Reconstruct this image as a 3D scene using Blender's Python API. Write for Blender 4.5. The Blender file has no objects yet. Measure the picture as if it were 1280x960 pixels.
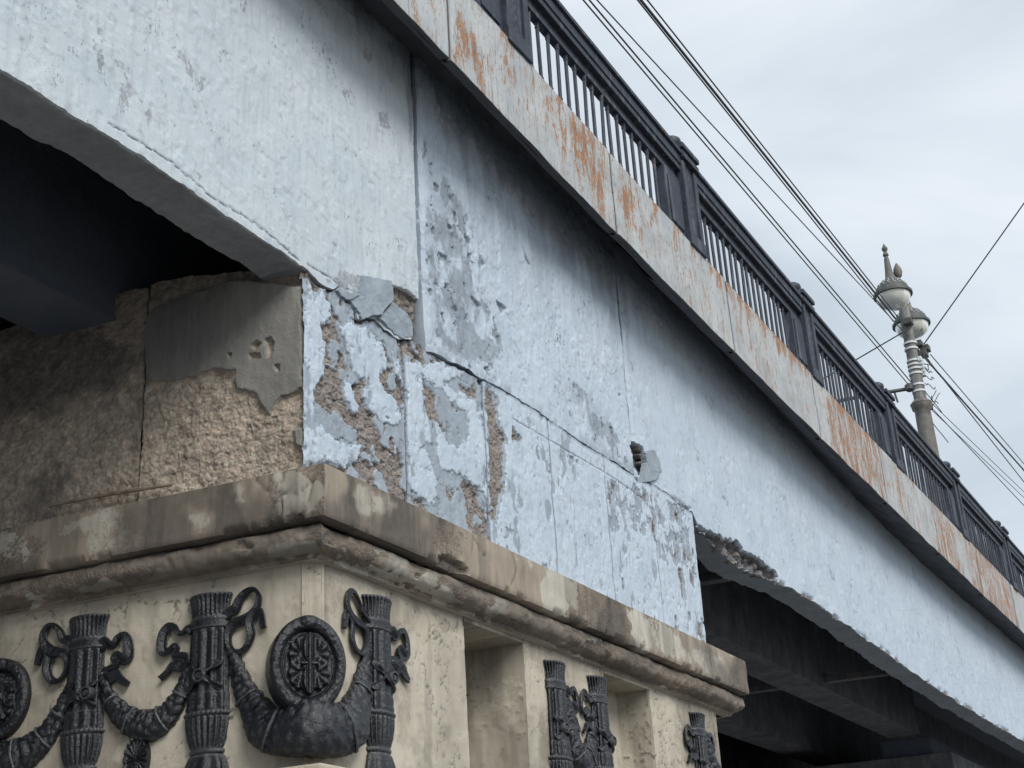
import bpy, math, random
import numpy as np
from mathutils import Vector, Matrix
random.seed(7)
scene = bpy.context.scene
S = 5.0                        # metres per calibration unit
CAMZ = 1.6
# ------------------------------------------------------------------ camera
F = 1807.76
vp1 = np.array([1735-640., 1205-480., F]); vpv = np.array([390-640., -3650-480., F])
AX = vp1/np.linalg.norm(vp1); AZ = vpv/np.linalg.norm(vpv); AY = np.cross(AZ, AX)
M = np.stack([AX, AY, AZ], 1)
CAM = np.array([0., -1.*S, CAMZ])
right = M.T@[1, 0, 0]; up = -(M.T@[0, 1, 0]); back = -(M.T@[0, 0, 1])
cd = bpy.data.cameras.new('camera'); cam = bpy.data.objects.new('camera', cd)
scene.collection.objects.link(cam)
mw = Matrix.Identity(4)
for i in range(3):
    mw[i][0] = right[i]; mw[i][1] = up[i]; mw[i][2] = back[i]; mw[i][3] = CAM[i]
cam.matrix_world = mw
cd.sensor_width = 36; cd.lens = 36*F/1280; cd.clip_end = 3000; cd.clip_start = .05
scene.camera = cam
# ------------------------------------------------------------------ world and sun
SUN_EL, SUN_AZ = 40, -122      # degrees; azimuth measured from +X
w = bpy.data.worlds.new('World'); scene.world = w; w.use_nodes = True
nt = w.node_tree; nt.nodes.clear()
def N(t, **k):
    n = nt.nodes.new(t)
    for a, b in k.items(): setattr(n, a, b)
    return n
wo = N('ShaderNodeOutputWorld'); bg = N('ShaderNodeBackground'); bg.inputs[1].default_value = .1
sky = N('ShaderNodeTexSky', sky_type='NISHITA', sun_disc=False)
sky.sun_elevation = math.radians(SUN_EL); sky.sun_rotation = math.radians(90-SUN_AZ)
tc = N('ShaderNodeTexCoord'); mp = N('ShaderNodeMapping'); mp.inputs['Scale'].default_value = (1.0, 1.0, 2.6)
mp.inputs['Rotation'].default_value = (0.2, 0.1, 0.6)
nz = N('ShaderNodeTexNoise'); nz.inputs['Scale'].default_value = 2.3; nz.inputs['Detail'].default_value = 6; nz.inputs['Roughness'].default_value = .5
nz.inputs['Distortion'].default_value = .5
rp = N('ShaderNodeValToRGB'); rp.color_ramp.elements[0].position = .36; rp.color_ramp.elements[0].color = (4.25, 4.85, 5.4, 1)
rp.color_ramp.elements[1].position = .62; rp.color_ramp.elements[1].color = (6.15, 6.6, 7.05, 1)
mx = N('ShaderNodeMixRGB'); mx.inputs[0].default_value = .93
L = nt.links.new
L(tc.outputs['Generated'], mp.inputs[0]); L(mp.outputs[0], nz.inputs[0]); L(nz.outputs[0], rp.inputs[0])
L(sky.outputs[0], mx.inputs[1]); L(rp.outputs[0], mx.inputs[2]); L(mx.outputs[0], bg.inputs[0]); L(bg.outputs[0], wo.inputs[0])
sd = bpy.data.lights.new('sun', 'SUN'); sd.energy = 2.1; sd.angle = math.radians(28); sd.color = (1, .97, .92)
so = bpy.data.objects.new('sun', sd); scene.collection.objects.link(so)
sv = Vector((math.cos(math.radians(SUN_EL))*math.cos(math.radians(SUN_AZ)), math.cos(math.radians(SUN_EL))*math.sin(math.radians(SUN_AZ)), math.sin(math.radians(SUN_EL))))
so.rotation_euler = sv.to_track_quat('Z', 'Y').to_euler()
scene.view_settings.view_transform = 'Standard'; scene.view_settings.look = 'None'
scene.view_settings.exposure = 0.52; scene.view_settings.gamma = 1
scene.render.resolution_x = 1024; scene.render.resolution_y = 768

# ------------------------------------------------------------------ planes (photograph pixel -> point on a real plane)
def ray(px, py): return M.T@np.array([px-640., py-480., F])
TH = math.radians(97.0)        # direction of the pier's short face
UL = np.array([math.cos(TH), math.sin(TH), 0.])
def onY(px, py, y=0.):
    d = ray(px, py); return CAM+d*((y*S-CAM[1])/d[1])
PW = np.array([1.335*S, 0, 0]); PB = np.array([1.352*S, 0, 0])
def onL(px, py, P0=PW):
    n = np.array([-UL[1], UL[0], 0]); d = ray(px, py); return CAM+d*(((P0-CAM)@n)/(d@n))
def uvR(p, y=0.): q = onY(p[0], p[1], y); return (q[0], q[2])
def uvL(p, P0=PW): q = onL(p[0], p[1], P0); return (-float((q-P0)@UL), q[2])
def Zu(z): return z*S+CAMZ
def crop(pts, ox, oy, s): return [(ox+a/s, oy+b/s) for a, b in pts]

# ------------------------------------------------------------------ numpy noise
def hsh(ix, iy, seed):
    a = (ix.astype(np.int64)*374761393 + iy.astype(np.int64)*668265263 + seed*982451653) & 0xffffffff
    a = ((a ^ (a >> 13))*1274126177) & 0xffffffff
    a = a ^ (a >> 16)
    return (a & 0xffffff)/float(0xffffff)
def vn(x, y, seed=0):
    ix = np.floor(x); iy = np.floor(y); fx = x-ix; fy = y-iy
    fx = fx*fx*(3-2*fx); fy = fy*fy*(3-2*fy)
    a = hsh(ix, iy, seed); b = hsh(ix+1, iy, seed); c = hsh(ix, iy+1, seed); d = hsh(ix+1, iy+1, seed)
    return (a*(1-fx)+b*fx)*(1-fy)+(c*(1-fx)+d*fx)*fy
def fbm(x, y, o=4, seed=0):                    # 0..1, mean .5
    s = 0; t = 0; a = 1.
    for k in range(o):
        s = s+a*vn(x*2**k+k*17.3, y*2**k-k*9.1, seed+k); t += a; a *= .55
    return s/t
def worley(x, y, seed=0):
    ix = np.floor(x); iy = np.floor(y); f1 = np.full(x.shape, 9.); f2 = np.full(x.shape, 9.); cid = np.zeros(x.shape)
    for di in (-1, 0, 1):
        for dj in (-1, 0, 1):
            cx = ix+di; cy = iy+dj
            px = cx+hsh(cx, cy, seed); py = cy+hsh(cx, cy, seed+5)
            d = np.hypot(px-x, py-y); c = hsh(cx, cy, seed+9)
            m = d < f1
            f2 = np.where(m, f1, np.minimum(f2, d)); cid = np.where(m, c, cid); f1 = np.where(m, d, f1)
    return f1, f2, cid
def segd(u, v, a, b):
    ax, ay = a; bx, by = b; dx = bx-ax; dy = by-ay
    t = np.clip(((u-ax)*dx+(v-ay)*dy)/(dx*dx+dy*dy+1e-12), 0, 1)
    return np.hypot(u-ax-t*dx, v-ay-t*dy)
def lined(u, v, pts):
    d = np.full(u.shape, 99.)
    for a, b in zip(pts[:-1], pts[1:]): d = np.minimum(d, segd(u, v, a, b))
    return d
def psd(u, v, poly):                           # signed distance, inside positive
    n = len(poly); d = np.full(u.shape, 99.); ins = np.zeros(u.shape, bool)
    for i in range(n):
        a = poly[i]; b = poly[(i+1) % n]
        d = np.minimum(d, segd(u, v, a, b))
        c = (a[1] > v) != (b[1] > v)
        xi = (b[0]-a[0])*(v-a[1])/((b[1]-a[1]) if abs(b[1]-a[1]) > 1e-9 else 1e-9)+a[0]
        ins ^= c & (u < xi)
    return np.where(ins, d, -d)
def ss(a, b, x):
    t = np.clip((x-a)/(b-a), 0, 1); return t*t*(3-2*t)

# ------------------------------------------------------------------ object helpers
col = bpy.data.collections.new('scene'); scene.collection.children.link(col)
def tag(o, label=None, cat=None, group=None, kind=None):
    if label: o['label'] = label
    if cat: o['category'] = cat
    if group: o['group'] = group
    if kind: o['kind'] = kind
    return o
def empty(name, loc, label, cat, group=None, rot=None):
    o = bpy.data.objects.new(name, None); col.objects.link(o)
    m = Matrix.Identity(4)
    if rot is not None:
        for i in range(3):
            for j in range(3): m[i][j] = rot[i][j]
    for i in range(3): m[i][3] = loc[i]
    o.matrix_world = m; o.empty_display_size = .2
    return tag(o, label, cat, group)
ROOT = {}
def rootloc(p):
    while p.parent: p = p.parent
    return np.array(p.location) if p.type == 'EMPTY' else np.zeros(3)
def mesh(name, V, Fc, mat, parent=None, local=False, smooth=False, attrs=None, bevel=0):
    V = np.asarray(V, float)
    if parent is not None and not local: V = V-rootloc(parent)
    me = bpy.data.meshes.new(name)
    if isinstance(Fc, np.ndarray):
        k = Fc.shape[1]
        me.vertices.add(len(V)); me.vertices.foreach_set('co', V.ravel().astype(np.float32))
        me.loops.add(Fc.size); me.loops.foreach_set('vertex_index', Fc.ravel().astype(np.int32))
        me.polygons.add(len(Fc)); me.polygons.foreach_set('loop_start', np.arange(0, Fc.size, k, dtype=np.int32))
        me.polygons.foreach_set('loop_total', np.full(len(Fc), k, np.int32))
        me.update(calc_edges=True)
    else:
        me.from_pydata([tuple(v) for v in V], [], [tuple(f) for f in Fc])
    if smooth:
        me.polygons.foreach_set('use_smooth', np.ones(len(me.polygons), bool))
    if smooth: me.set_sharp_from_angle(angle=math.radians(48))
    if attrs is not None:
        a = me.color_attributes.new('masks', 'FLOAT_COLOR', 'POINT')
        a.data.foreach_set('color', np.clip(np.asarray(attrs), 0, 1).ravel().astype(np.float32))
    me.materials.append(mat)
    o = bpy.data.objects.new(name, me); col.objects.link(o)
    if parent is not None: o.parent = parent
    if bevel:
        b = o.modifiers.new('bevel', 'BEVEL'); b.width = bevel; b.segments = 2; b.limit_method = 'ANGLE'
    return o
def gridfaces(n, m, keep=None, flip=False):
    i, j = np.meshgrid(np.arange(n-1), np.arange(m-1), indexing='ij')
    a = i*m+j; f = np.stack([a, a+m, a+m+1, a+1], -1)
    if flip: f = f[..., ::-1]
    if keep is not None: return f[keep]
    return f.reshape(-1, 4)
def grid(name, P, mat, parent=None, masks=None, keep=None, flip=False, local=False):
    n, m = P.shape[:2]
    return mesh(name, P.reshape(-1, 3), gridfaces(n, m, keep, flip), mat, parent, local, True, None if masks is None else masks.reshape(-1, 4))
BOXF = [(0, 3, 2, 1), (4, 5, 6, 7), (0, 1, 5, 4), (1, 2, 6, 5), (2, 3, 7, 6), (3, 0, 4, 7)]
def boxv(c0, c1):
    x0, y0, z0 = c0; x1, y1, z1 = c1
    return [(x0, y0, z0), (x1, y0, z0), (x1, y1, z0), (x0, y1, z0), (x0, y0, z1), (x1, y0, z1), (x1, y1, z1), (x0, y1, z1)]
class MB:
    def __init__(s): s.v = []; s.f = []
    def add(s, v, f):
        k = len(s.v); s.v += [tuple(a) for a in v]; s.f += [tuple(i+k for i in q) for q in f]; return s
    def box(s, a, b): return s.add(boxv(a, b), BOXF)
    def lathe(s, prof, n=24, c=(0, 0, 0), fy=1.):
        vs = []; fs = []
        for r, z in prof:
            for k in range(n):
                t = 2*math.pi*k/n; vs.append((c[0]+r*math.cos(t), c[1]+fy*r*math.sin(t), c[2]+z))
        for i in range(len(prof)-1):
            for k in range(n):
                k2 = (k+1) % n; fs.append((i*n+k, i*n+k2, (i+1)*n+k2, (i+1)*n+k))
        fs.append(tuple(range(n))[::-1]); fs.append(tuple((len(prof)-1)*n+k for k in range(n)))
        return s.add(vs, fs)
    def tube(s, pts, rad, n=8):
        P = [Vector(p) for p in pts]; vs = []; fs = []
        pu = None
        for i, p in enumerate(P):
            t = (P[min(i+1, len(P)-1)]-P[max(i-1, 0)]).normalized()
            if pu is None: pu = t.orthogonal().normalized()
            pu = (pu-t*pu.dot(t)).normalized(); pv = t.cross(pu)
            r = rad[i] if hasattr(rad, '__len__') else rad
            for k in range(n):
                a = 2*math.pi*k/n; vs.append(p+pu*(r*math.cos(a))+pv*(r*math.sin(a)))
        for i in range(len(P)-1):
            for k in range(n):
                k2 = (k+1) % n; fs.append((i*n+k, i*n+k2, (i+1)*n+k2, (i+1)*n+k))
        fs.append(tuple(range(n))[::-1]); fs.append(tuple((len(P)-1)*n+k for k in range(n)))
        return s.add(vs, fs)
    def build(s, name, mat, parent=None, local=False, smooth=False, bevel=0):
        o = mesh(name, s.v, s.f, mat, parent, local, smooth, None, bevel)
        return o
def catmull(pts, n=8):
    P = [np.array(p, float) for p in pts]; P = [2*P[0]-P[1]]+P+[2*P[-1]-P[-2]]; out = []
    for i in range(1, len(P)-2):
        for k in range(n):
            t = k/n; a, b, c, d = P[i-1:i+3]
            out.append(.5*((2*b)+(-a+c)*t+(2*a-5*b+4*c-d)*t*t+(-a+3*b-3*c+d)*t**3))
    out.append(P[-2]); return np.array(out)

# ------------------------------------------------------------------ materials
def newmat(name):
    m = bpy.data.materials.new(name); m.use_nodes = True; t = m.node_tree; t.nodes.clear()
    o = t.nodes.new('ShaderNodeOutputMaterial'); b = t.nodes.new('ShaderNodeBsdfPrincipled'); t.links.new(b.outputs[0], o.inputs[0])
    return m, t, b
class NT:
    def __init__(s, t, scale_obj=True):
        s.t = t; s.tc = t.nodes.new('ShaderNodeTexCoord')
        g = t.nodes.new('ShaderNodeNewGeometry'); s.pos = g.outputs['Position']
    def n(s, ty, **k):
        a = s.t.nodes.new(ty)
        for x, y in k.items(): setattr(a, x, y)
        return a
    def l(s, a, b): s.t.links.new(a, b)
    def val(s, sock, v):
        if isinstance(v, (int, float, tuple)): sock.default_value = v
        else: s.l(v, sock)
    def map(s, scale):
        m = s.n('ShaderNodeMapping'); m.inputs['Scale'].default_value = scale; s.l(s.pos, m.inputs[0]); return m.outputs[0]
    def noise(s, scale, detail=4, rough=.55, vec=None, dist=0):
        a = s.n('ShaderNodeTexNoise'); a.inputs['Scale'].default_value = scale; a.inputs['Detail'].default_value = detail
        a.inputs['Roughness'].default_value = rough; a.inputs['Distortion'].default_value = dist; s.l(vec or s.pos, a.inputs[0]); return a.outputs[0]
    def vor(s, scale, vec=None, feature='F1', out='Distance', rand=1):
        a = s.n('ShaderNodeTexVoronoi', feature=feature); a.inputs['Scale'].default_value = scale; a.inputs['Randomness'].default_value = rand
        s.l(vec or s.pos, a.inputs[0]); return a.outputs[out]
    def ramp(s, x, *st):
        r = s.n('ShaderNodeValToRGB'); e = r.color_ramp.elements
        while len(e) < len(st): e.new(.5)
        for k, (p, c) in enumerate(st):
            e[k].position = p; e[k].color = (c, c, c, 1) if isinstance(c, (int, float)) else (*c, 1)
        s.l(x, r.inputs[0]); return r.outputs[0]
    def mix(s, f, a, b, mode='MIX'):
        m = s.n('ShaderNodeMixRGB', blend_type=mode)
        s.val(m.inputs[0], f)
        for k, v in ((1, a), (2, b)):
            if isinstance(v, tuple) and len(v) == 3: v = (*v, 1)
            s.val(m.inputs[k], v)
        return m.outputs[0]
    def math(s, op, a, b=0., c=None, clamp=False):
        m = s.n('ShaderNodeMath', operation=op, use_clamp=clamp); s.val(m.inputs[0], a); s.val(m.inputs[1], b)
        if c is not None: s.val(m.inputs[2], c)
        return m.outputs[0]
    def attr(s):
        a = s.n('ShaderNodeAttribute', attribute_name='masks'); sp = s.n('ShaderNodeSeparateColor'); s.l(a.outputs['Color'], sp.inputs[0])
        return sp.outputs[0], sp.outputs[1], sp.outputs[2], a.outputs['Alpha']
    def bump(s, h, dist, strength=1., nrm=None):
        b = s.n('ShaderNodeBump'); b.inputs['Distance'].default_value = dist; b.inputs['Strength'].default_value = strength
        s.l(h, b.inputs['Height'])
        if nrm is not None: s.l(nrm, b.inputs['Normal'])
        return b.outputs[0]

def masonry(name, paint, paint2, stone, stone2, stone3, plaster, soot_shade=(.03, .03, .035), agg=70, rough=.85, pits=.78, rel=1.):
    """masks: R paint cover, G plaster cover (grey), B soot/dirt and painted overhang shade, A pitting"""
    m, t, b = newmat(name); s = NT(t); R, G, B, A = s.attr()
    n1 = s.noise(90, 3, .6); n2 = s.noise(14, 5, .6); n3 = s.noise(2.2, 4, .55)
    vst = s.noise(1, 5, .6, s.map((18, 18, 2.2)))
    # stone: aggregate
    vc = s.vor(agg, out='Color'); sp = s.n('ShaderNodeSeparateColor'); s.l(vc, sp.inputs[0])
    vd = s.vor(agg)
    st = s.mix(s.ramp(sp.outputs[0], (.25, 0.), (.75, 1.)), stone, stone2)
    st = s.mix(s.ramp(sp.outputs[1], (.72, 0.), (.8, 1.)), st, stone3)
    st = s.mix(s.ramp(n2, (.38, .75), (.6, 0.)), st, tuple(c*.5 for c in stone))
    pl = s.mix(s.ramp(n3, (.35, 0.), (.65, 1.)), plaster, tuple(c*1.25 for c in plaster))
    pl = s.mix(s.ramp(vst, (.4, .35), (.6, 0.)), pl, tuple(c*.65 for c in plaster))
    pa = s.mix(s.ramp(n3, (.35, 0.), (.68, 1.)), paint, paint2)
    pa = s.mix(s.ramp(vst, (.5, 0.), (.72, .5)), pa, tuple(c*.72 for c in paint))
    pa = s.mix(s.ramp(n2, (.3, .25), (.5, 0.)), pa, tuple(c*.8 for c in paint2))
    fine = s.noise(170, 3, .6)
    jit = s.math('MULTIPLY', s.math('SUBTRACT', s.noise(38, 6, .75), .5), .95)
    g = s.ramp(s.math('ADD', G, jit), (.44, 0.), (.56, 1.))
    r = s.ramp(s.math('ADD', R, jit), (.44, 0.), (.56, 1.))
    # thin worn spots where the paint lets the plaster show
    wear = s.ramp(s.noise(1, 6, .75, s.map((11, 11, 5.5)), .3), (.55, 0.), (.68, .75))
    pa = s.mix(wear, pa, tuple(c*.5+d*.5 for c, d in zip(plaster, paint)))
    c = s.mix(g, st, pl); c = s.mix(r, c, pa)
    # pits and flecks
    pv = s.map((46, 46, 19)); pn = s.noise(1, 4, .68, pv, 1.2); pm = s.noise(1.6, 5, .65)
    thr = s.math('ADD', s.math('MULTIPLY', A, .10), s.math('MULTIPLY', s.ramp(pm, (.42, 0.), (.66, 1.)), .15))
    pit = s.ramp(s.math('SUBTRACT', s.math('ADD', thr, .225), pn), (.0, 0.), (.04, 1.))
    c = s.mix(s.math('MULTIPLY', pit, pits), c, s.mix(.5, plaster, soot_shade))
    c = s.mix(s.ramp(fine, (.3, .28), (.5, 0.)), c, tuple(x*.6 for x in paint2))
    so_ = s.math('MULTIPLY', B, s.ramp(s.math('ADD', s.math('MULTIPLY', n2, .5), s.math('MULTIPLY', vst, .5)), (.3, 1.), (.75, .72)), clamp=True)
    c = s.mix(so_, c, soot_shade)
    s.l(c, b.inputs['Base Color']); b.inputs['Roughness'].default_value = rough
    inv = s.math('MULTIPLY', s.math('SUBTRACT', 1., r), s.math('SUBTRACT', 1., g))
    calm = s.ramp(s.noise(1.1, 4, .6), (.36, .25), (.62, 1.))
    h = s.math('MULTIPLY', s.math('ADD', s.math('MULTIPLY', n1, .42*rel), s.math('MULTIPLY', s.noise(26, 7, .78), .75*rel)), calm)
    h = s.math('ADD', h, s.math('MULTIPLY', fine, .26))
    h = s.math('ADD', h, s.math('MULTIPLY', s.math('MULTIPLY', inv, s.math('SUBTRACT', 1., vd)), .5))
    h = s.math('SUBTRACT', h, s.math('MULTIPLY', pit, .9))
    s.l(s.bump(h, .013, .85), b.inputs['Normal'])
    return m
M_blue = masonry('blue_painted_concrete', (.425, .50, .585), (.495, .565, .645), (.29, .25, .215), (.25, .24, .235), (.25, .17, .135), (.27, .315, .365), soot_shade=(.07, .08, .105), rel=.7)
M_white = masonry('pale_painted_concrete', (.45, .51, .555), (.53, .58, .62), (.27, .235, .20), (.19, .175, .16), (.25, .18, .15), (.27, .29, .315), soot_shade=(.06, .065, .075), rel=.7)
M_rough = masonry('rough_aggregate_stone', (.3, .3, .3), (.3, .3, .3), (.54, .465, .375), (.40, .345, .28), (.45, .335, .265), (.20, .195, .18), agg=46, soot_shade=(.02, .024, .032))
M_conc = masonry('stained_cornice_concrete', (.42, .39, .33), (.49, .46, .40), (.29, .235, .18), (.22, .185, .15), (.27, .20, .15), (.285, .24, .19), agg=60, pits=.3, rel=.45, soot_shade=(.07, .06, .052))
M_body = masonry('beige_rendered_stone', (.45, .405, .325), (.53, .485, .40), (.24, .21, .17), (.20, .18, .15), (.2, .15, .12), (.36, .32, .26), agg=60, pits=.22, rel=.45, soot_shade=(.08, .07, .058))

def ironmat():
    m, t, b = newmat('black_painted_cast_iron'); s = NT(t)
    n = s.noise(30, 5, .65); n2 = s.noise(6, 4, .6)
    c = s.mix(s.ramp(n, (.35, 0.), (.7, 1.)), (.004, .005, .0075), (.010, .012, .018))
    c = s.mix(s.ramp(n2, (.55, 0.), (.75, .5)), c, (.025, .028, .033))
    g = s.t.nodes.new('ShaderNodeNewGeometry'); c = s.mix(s.ramp(g.outputs['Pointiness'], (.51, 0.), (.58, .5)), c, (.10, .105, .11))
    s.l(c, b.inputs['Base Color']); b.inputs['Specular IOR Level'].default_value = .6
    s.l(s.ramp(n, (.3, .16), (.7, .42)), b.inputs['Roughness'])
    pass
    s.l(s.bump(s.math('ADD', s.noise(70, 5, .65), s.math('MULTIPLY', n, .8)), .009, .8), b.inputs['Normal'])
    return m
M_iron = ironmat()
def railmat():
    m, t, b = newmat('dark_blue_grey_railing_paint'); s = NT(t)
    n = s.noise(9, 6, .65); st = s.noise(1, 5, .65, s.map((14, 14, 1.5)))
    c = s.mix(s.ramp(n, (.35, 0.), (.7, 1.)), (.016, .021, .034), (.032, .042, .062))
    c = s.mix(s.ramp(st, (.54, 0.), (.66, .7)), c, (.11, .125, .15))
    c = s.mix(s.ramp(s.noise(1, 5, .7, s.map((20, 20, 5))), (.62, 0.), (.70, .8)), c, (.13, .075, .05))
    s.l(c, b.inputs['Base Color']); b.inputs['Roughness'].default_value = .62
    s.l(s.bump(n, .015, .7), b.inputs['Normal']); return m
M_rail = railmat()
def fasciamat():
    m, t, b = newmat('rust_streaked_fascia_paint'); s = NT(t); R, G, B, A = s.attr()
    big = s.noise(1, 4, .6, s.map((1.1, 1.1, .35))); st = s.noise(1, 6, .68, s.map((8, 8, 2.0)), .5); fl = s.noise(1, 6, .75, s.map((30, 30, 10)), .6)
    base = s.mix(s.ramp(s.noise(2.5, 5, .6), (.35, 0.), (.65, 1.)), (.33, .36, .385), (.43, .45, .46))
    base = s.mix(s.ramp(st, (.5, 0.), (.68, .55)), base, (.33, .30, .25))
    thin = s.noise(1, 4, .6, s.map((30, 30, .7)))
    base = s.mix(s.ramp(thin, (.56, 0.), (.68, .6)), base, (.17, .15, .13))
    base = s.mix(s.ramp(s.noise(3.3, 6, .7), (.5, 0.), (.7, .5)), base, (.26, .25, .23))
    q = s.math('ADD', s.math('MULTIPLY', R, .25), s.math('ADD', s.math('MULTIPLY', st, .95), s.math('MULTIPLY', fl, 1.1)))
    rm = s.ramp(s.math('SUBTRACT', q, .72), (.45, 0.), (.49, 1.))
    halo = s.ramp(s.math('SUBTRACT', q, .72), (.38, 0.), (.56, .65))
    rc = s.mix(s.ramp(fl, (.4, 0.), (.62, 1.)), (.13, .07, .042), (.40, .20, .10))
    c = s.mix(halo, base, (.40, .36, .31)); c = s.mix(rm, c, rc)
    sp = s.ramp(s.math('SUBTRACT', s.math('ADD', .345, s.math('MULTIPLY', big, .14)), fl), (0., 0.), (.03, .8))
    c = s.mix(sp, c, (.22, .16, .11))
    c = s.mix(B, c, (.03, .03, .035))
    s.l(c, b.inputs['Base Color']); b.inputs['Roughness'].default_value = .7
    h = s.math('SUBTRACT', s.math('MULTIPLY', fl, .5), s.math('MULTIPLY', rm, .35))
    s.l(s.bump(h, .012, .7), b.inputs['Normal']); return m
M_fascia = fasciamat()
def simple(name, c0, c1, scale=6, rough=.8, bump=.01, bs=25, dirt=None):
    m, t, b = newmat(name); s = NT(t); n = s.noise(scale, 5, .6)
    c = s.mix(s.ramp(n, (.35, 0.), (.68, 1.)), c0, c1)
    if dirt: c = s.mix(s.ramp(s.noise(1, 5, .65, s.map((8, 8, 1.2))), (.48, 0.), (.68, .8)), c, dirt)
    s.l(c, b.inputs['Base Color']); b.inputs['Roughness'].default_value = rough
    s.l(s.bump(s.noise(bs, 5, .6), bump, .7), b.inputs['Normal']); return m
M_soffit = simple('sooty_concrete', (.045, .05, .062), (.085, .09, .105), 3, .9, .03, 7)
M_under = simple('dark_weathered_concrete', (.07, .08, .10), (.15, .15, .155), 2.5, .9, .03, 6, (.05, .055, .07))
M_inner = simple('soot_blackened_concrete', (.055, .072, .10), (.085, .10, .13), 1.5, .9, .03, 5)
M_pole = simple('weathered_lamp_pole_paint', (.08, .08, .075), (.15, .14, .125), 7, .7, .01, 20, (.24, .20, .17))
M_up = simple('grey_green_pole_paint', (.07, .075, .07), (.15, .15, .135), 8, .7, .01, 20, (.25, .25, .24))
M_poled = simple('dark_lamp_metal', (.05, .055, .055), (.10, .105, .10), 9, .6, .006, 30)
M_wire = simple('black_cable', (.02, .022, .026), (.03, .033, .038), 5, .6, .0, 5)
M_tie = simple('pale_cable_tie', (.5, .52, .53), (.6, .62, .63), 5, .6, .0, 5)
M_road = simple('asphalt', (.045, .045, .047), (.06, .06, .06), 3, .9, .01, 40)
M_ground = simple('embankment_paving', (.24, .235, .225), (.31, .30, .285), 1.2, .9, .01, 20)
M_lead = simple('grey_weathered_coating', (.22, .26, .30), (.30, .35, .40), 9, .75, .01, 30)
M_rubble = simple('broken_mortar', (.16, .12, .09), (.30, .25, .20), 12, .9, .02, 30)
def globemat():
    m, t, b = newmat('milky_lamp_globe'); s = NT(t)
    n = s.noise(4, 4, .6)
    s.l(s.mix(s.ramp(n, (.4, 0.), (.65, 1.)), (.74, .74, .66), (.88, .89, .86)), b.inputs['Base Color'])
    b.inputs['Roughness'].default_value = .12; b.inputs['Transmission Weight'].default_value = .25
    b.inputs['Coat Weight'].default_value = .5
    return m
M_globe = globemat()

# ------------------------------------------------------------------ setting: ground, road
tag(mesh('ground', [(-900, -900, 0), (900, -900, 0), (900, 900, 0), (-900, 900, 0)], [(0, 1, 2, 3)], M_ground), kind='structure')
tag(mesh('road', [(-300, -9, .004), (300, -9, .004), (300, -2.4, .004), (-300, -2.4, .004)], [(0, 1, 2, 3)], M_road), kind='structure')
kb = MB().box((-300, -2.4, 0), (300, -2.1, .13)); tag(kb.build('pavement_kerb', M_ground), kind='structure')

# ------------------------------------------------------------------ bridge profile functions (unit coords)
def ft(x):
    x = np.asarray(x, float); e = 1.385+.147*np.exp(-(np.maximum(x, .8)-1.)/2.); return e+np.where(x < .8, (.8-x)*.05, 0)
def fb(x): return ft(x)-.172
def rt(x): return ft(x)+.215
def soff(x): return np.where(np.asarray(x) < 2.345, 1.408, fb(np.maximum(x, 2.3))+np.interp(x, [2.3, 3.1, 3.6, 4.5, 6, 12], [.115, .098, .068, .032, .045, .045]))
CR = [uvR(p) for p in [(383, 333), (398, 350), (415, 362)]+crop([(240, 160), (262, 215), (290, 225), (300, 285), (325, 272), (362, 283), (400, 318), (445, 345), (500, 350), (525, 362), (545, 385), (600, 418), (640, 440), (700, 468), (740, 492)], 340, 300, 2.8235)+crop([(10, 40), (110, 95), (200, 150), (300, 220), (360, 265), (440, 310), (500, 350), (550, 380), (580, 395), (620, 415), (660, 440), (700, 480), (750, 510)], 600, 460, 2.825)]
CRu = np.array([c[0] for c in CR]); CRv = np.array([c[1] for c in CR])
_o = np.argsort(CRu); CRu = CRu[_o]; CRv = CRv[_o]
SL = [uvR(p) for p in [(-60, 45), (0, 87), (60, 127), (157, 184), (225, 229), (300, 279), (382, 332)]]
SR = [uvR(p) for p in [(867, 643), (876, 662), (893, 681), (911, 696), (933, 712), (953, 721), (980, 730), (1040, 766), (1110, 818), (1180, 866), (1230, 897), (1280, 927)]]
bu = [-30.]+[s_[0] for s_ in SL]+list(CRu[1:])+[s_[0] for s_ in SR[1:]]+[34, 80]
bv = [SL[0][1]]+[s_[1] for s_ in SL]+list(CRv[1:])+[s_[1] for s_ in SR[1:]]+[Zu(.855), Zu(.84)]
def gbot(u): return np.interp(u, bu, bv)

bridge = empty('road_bridge', (12., 0, 0), 'long concrete road bridge with pale blue painted girders and rust streaked deck edge', 'bridge')
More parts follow.
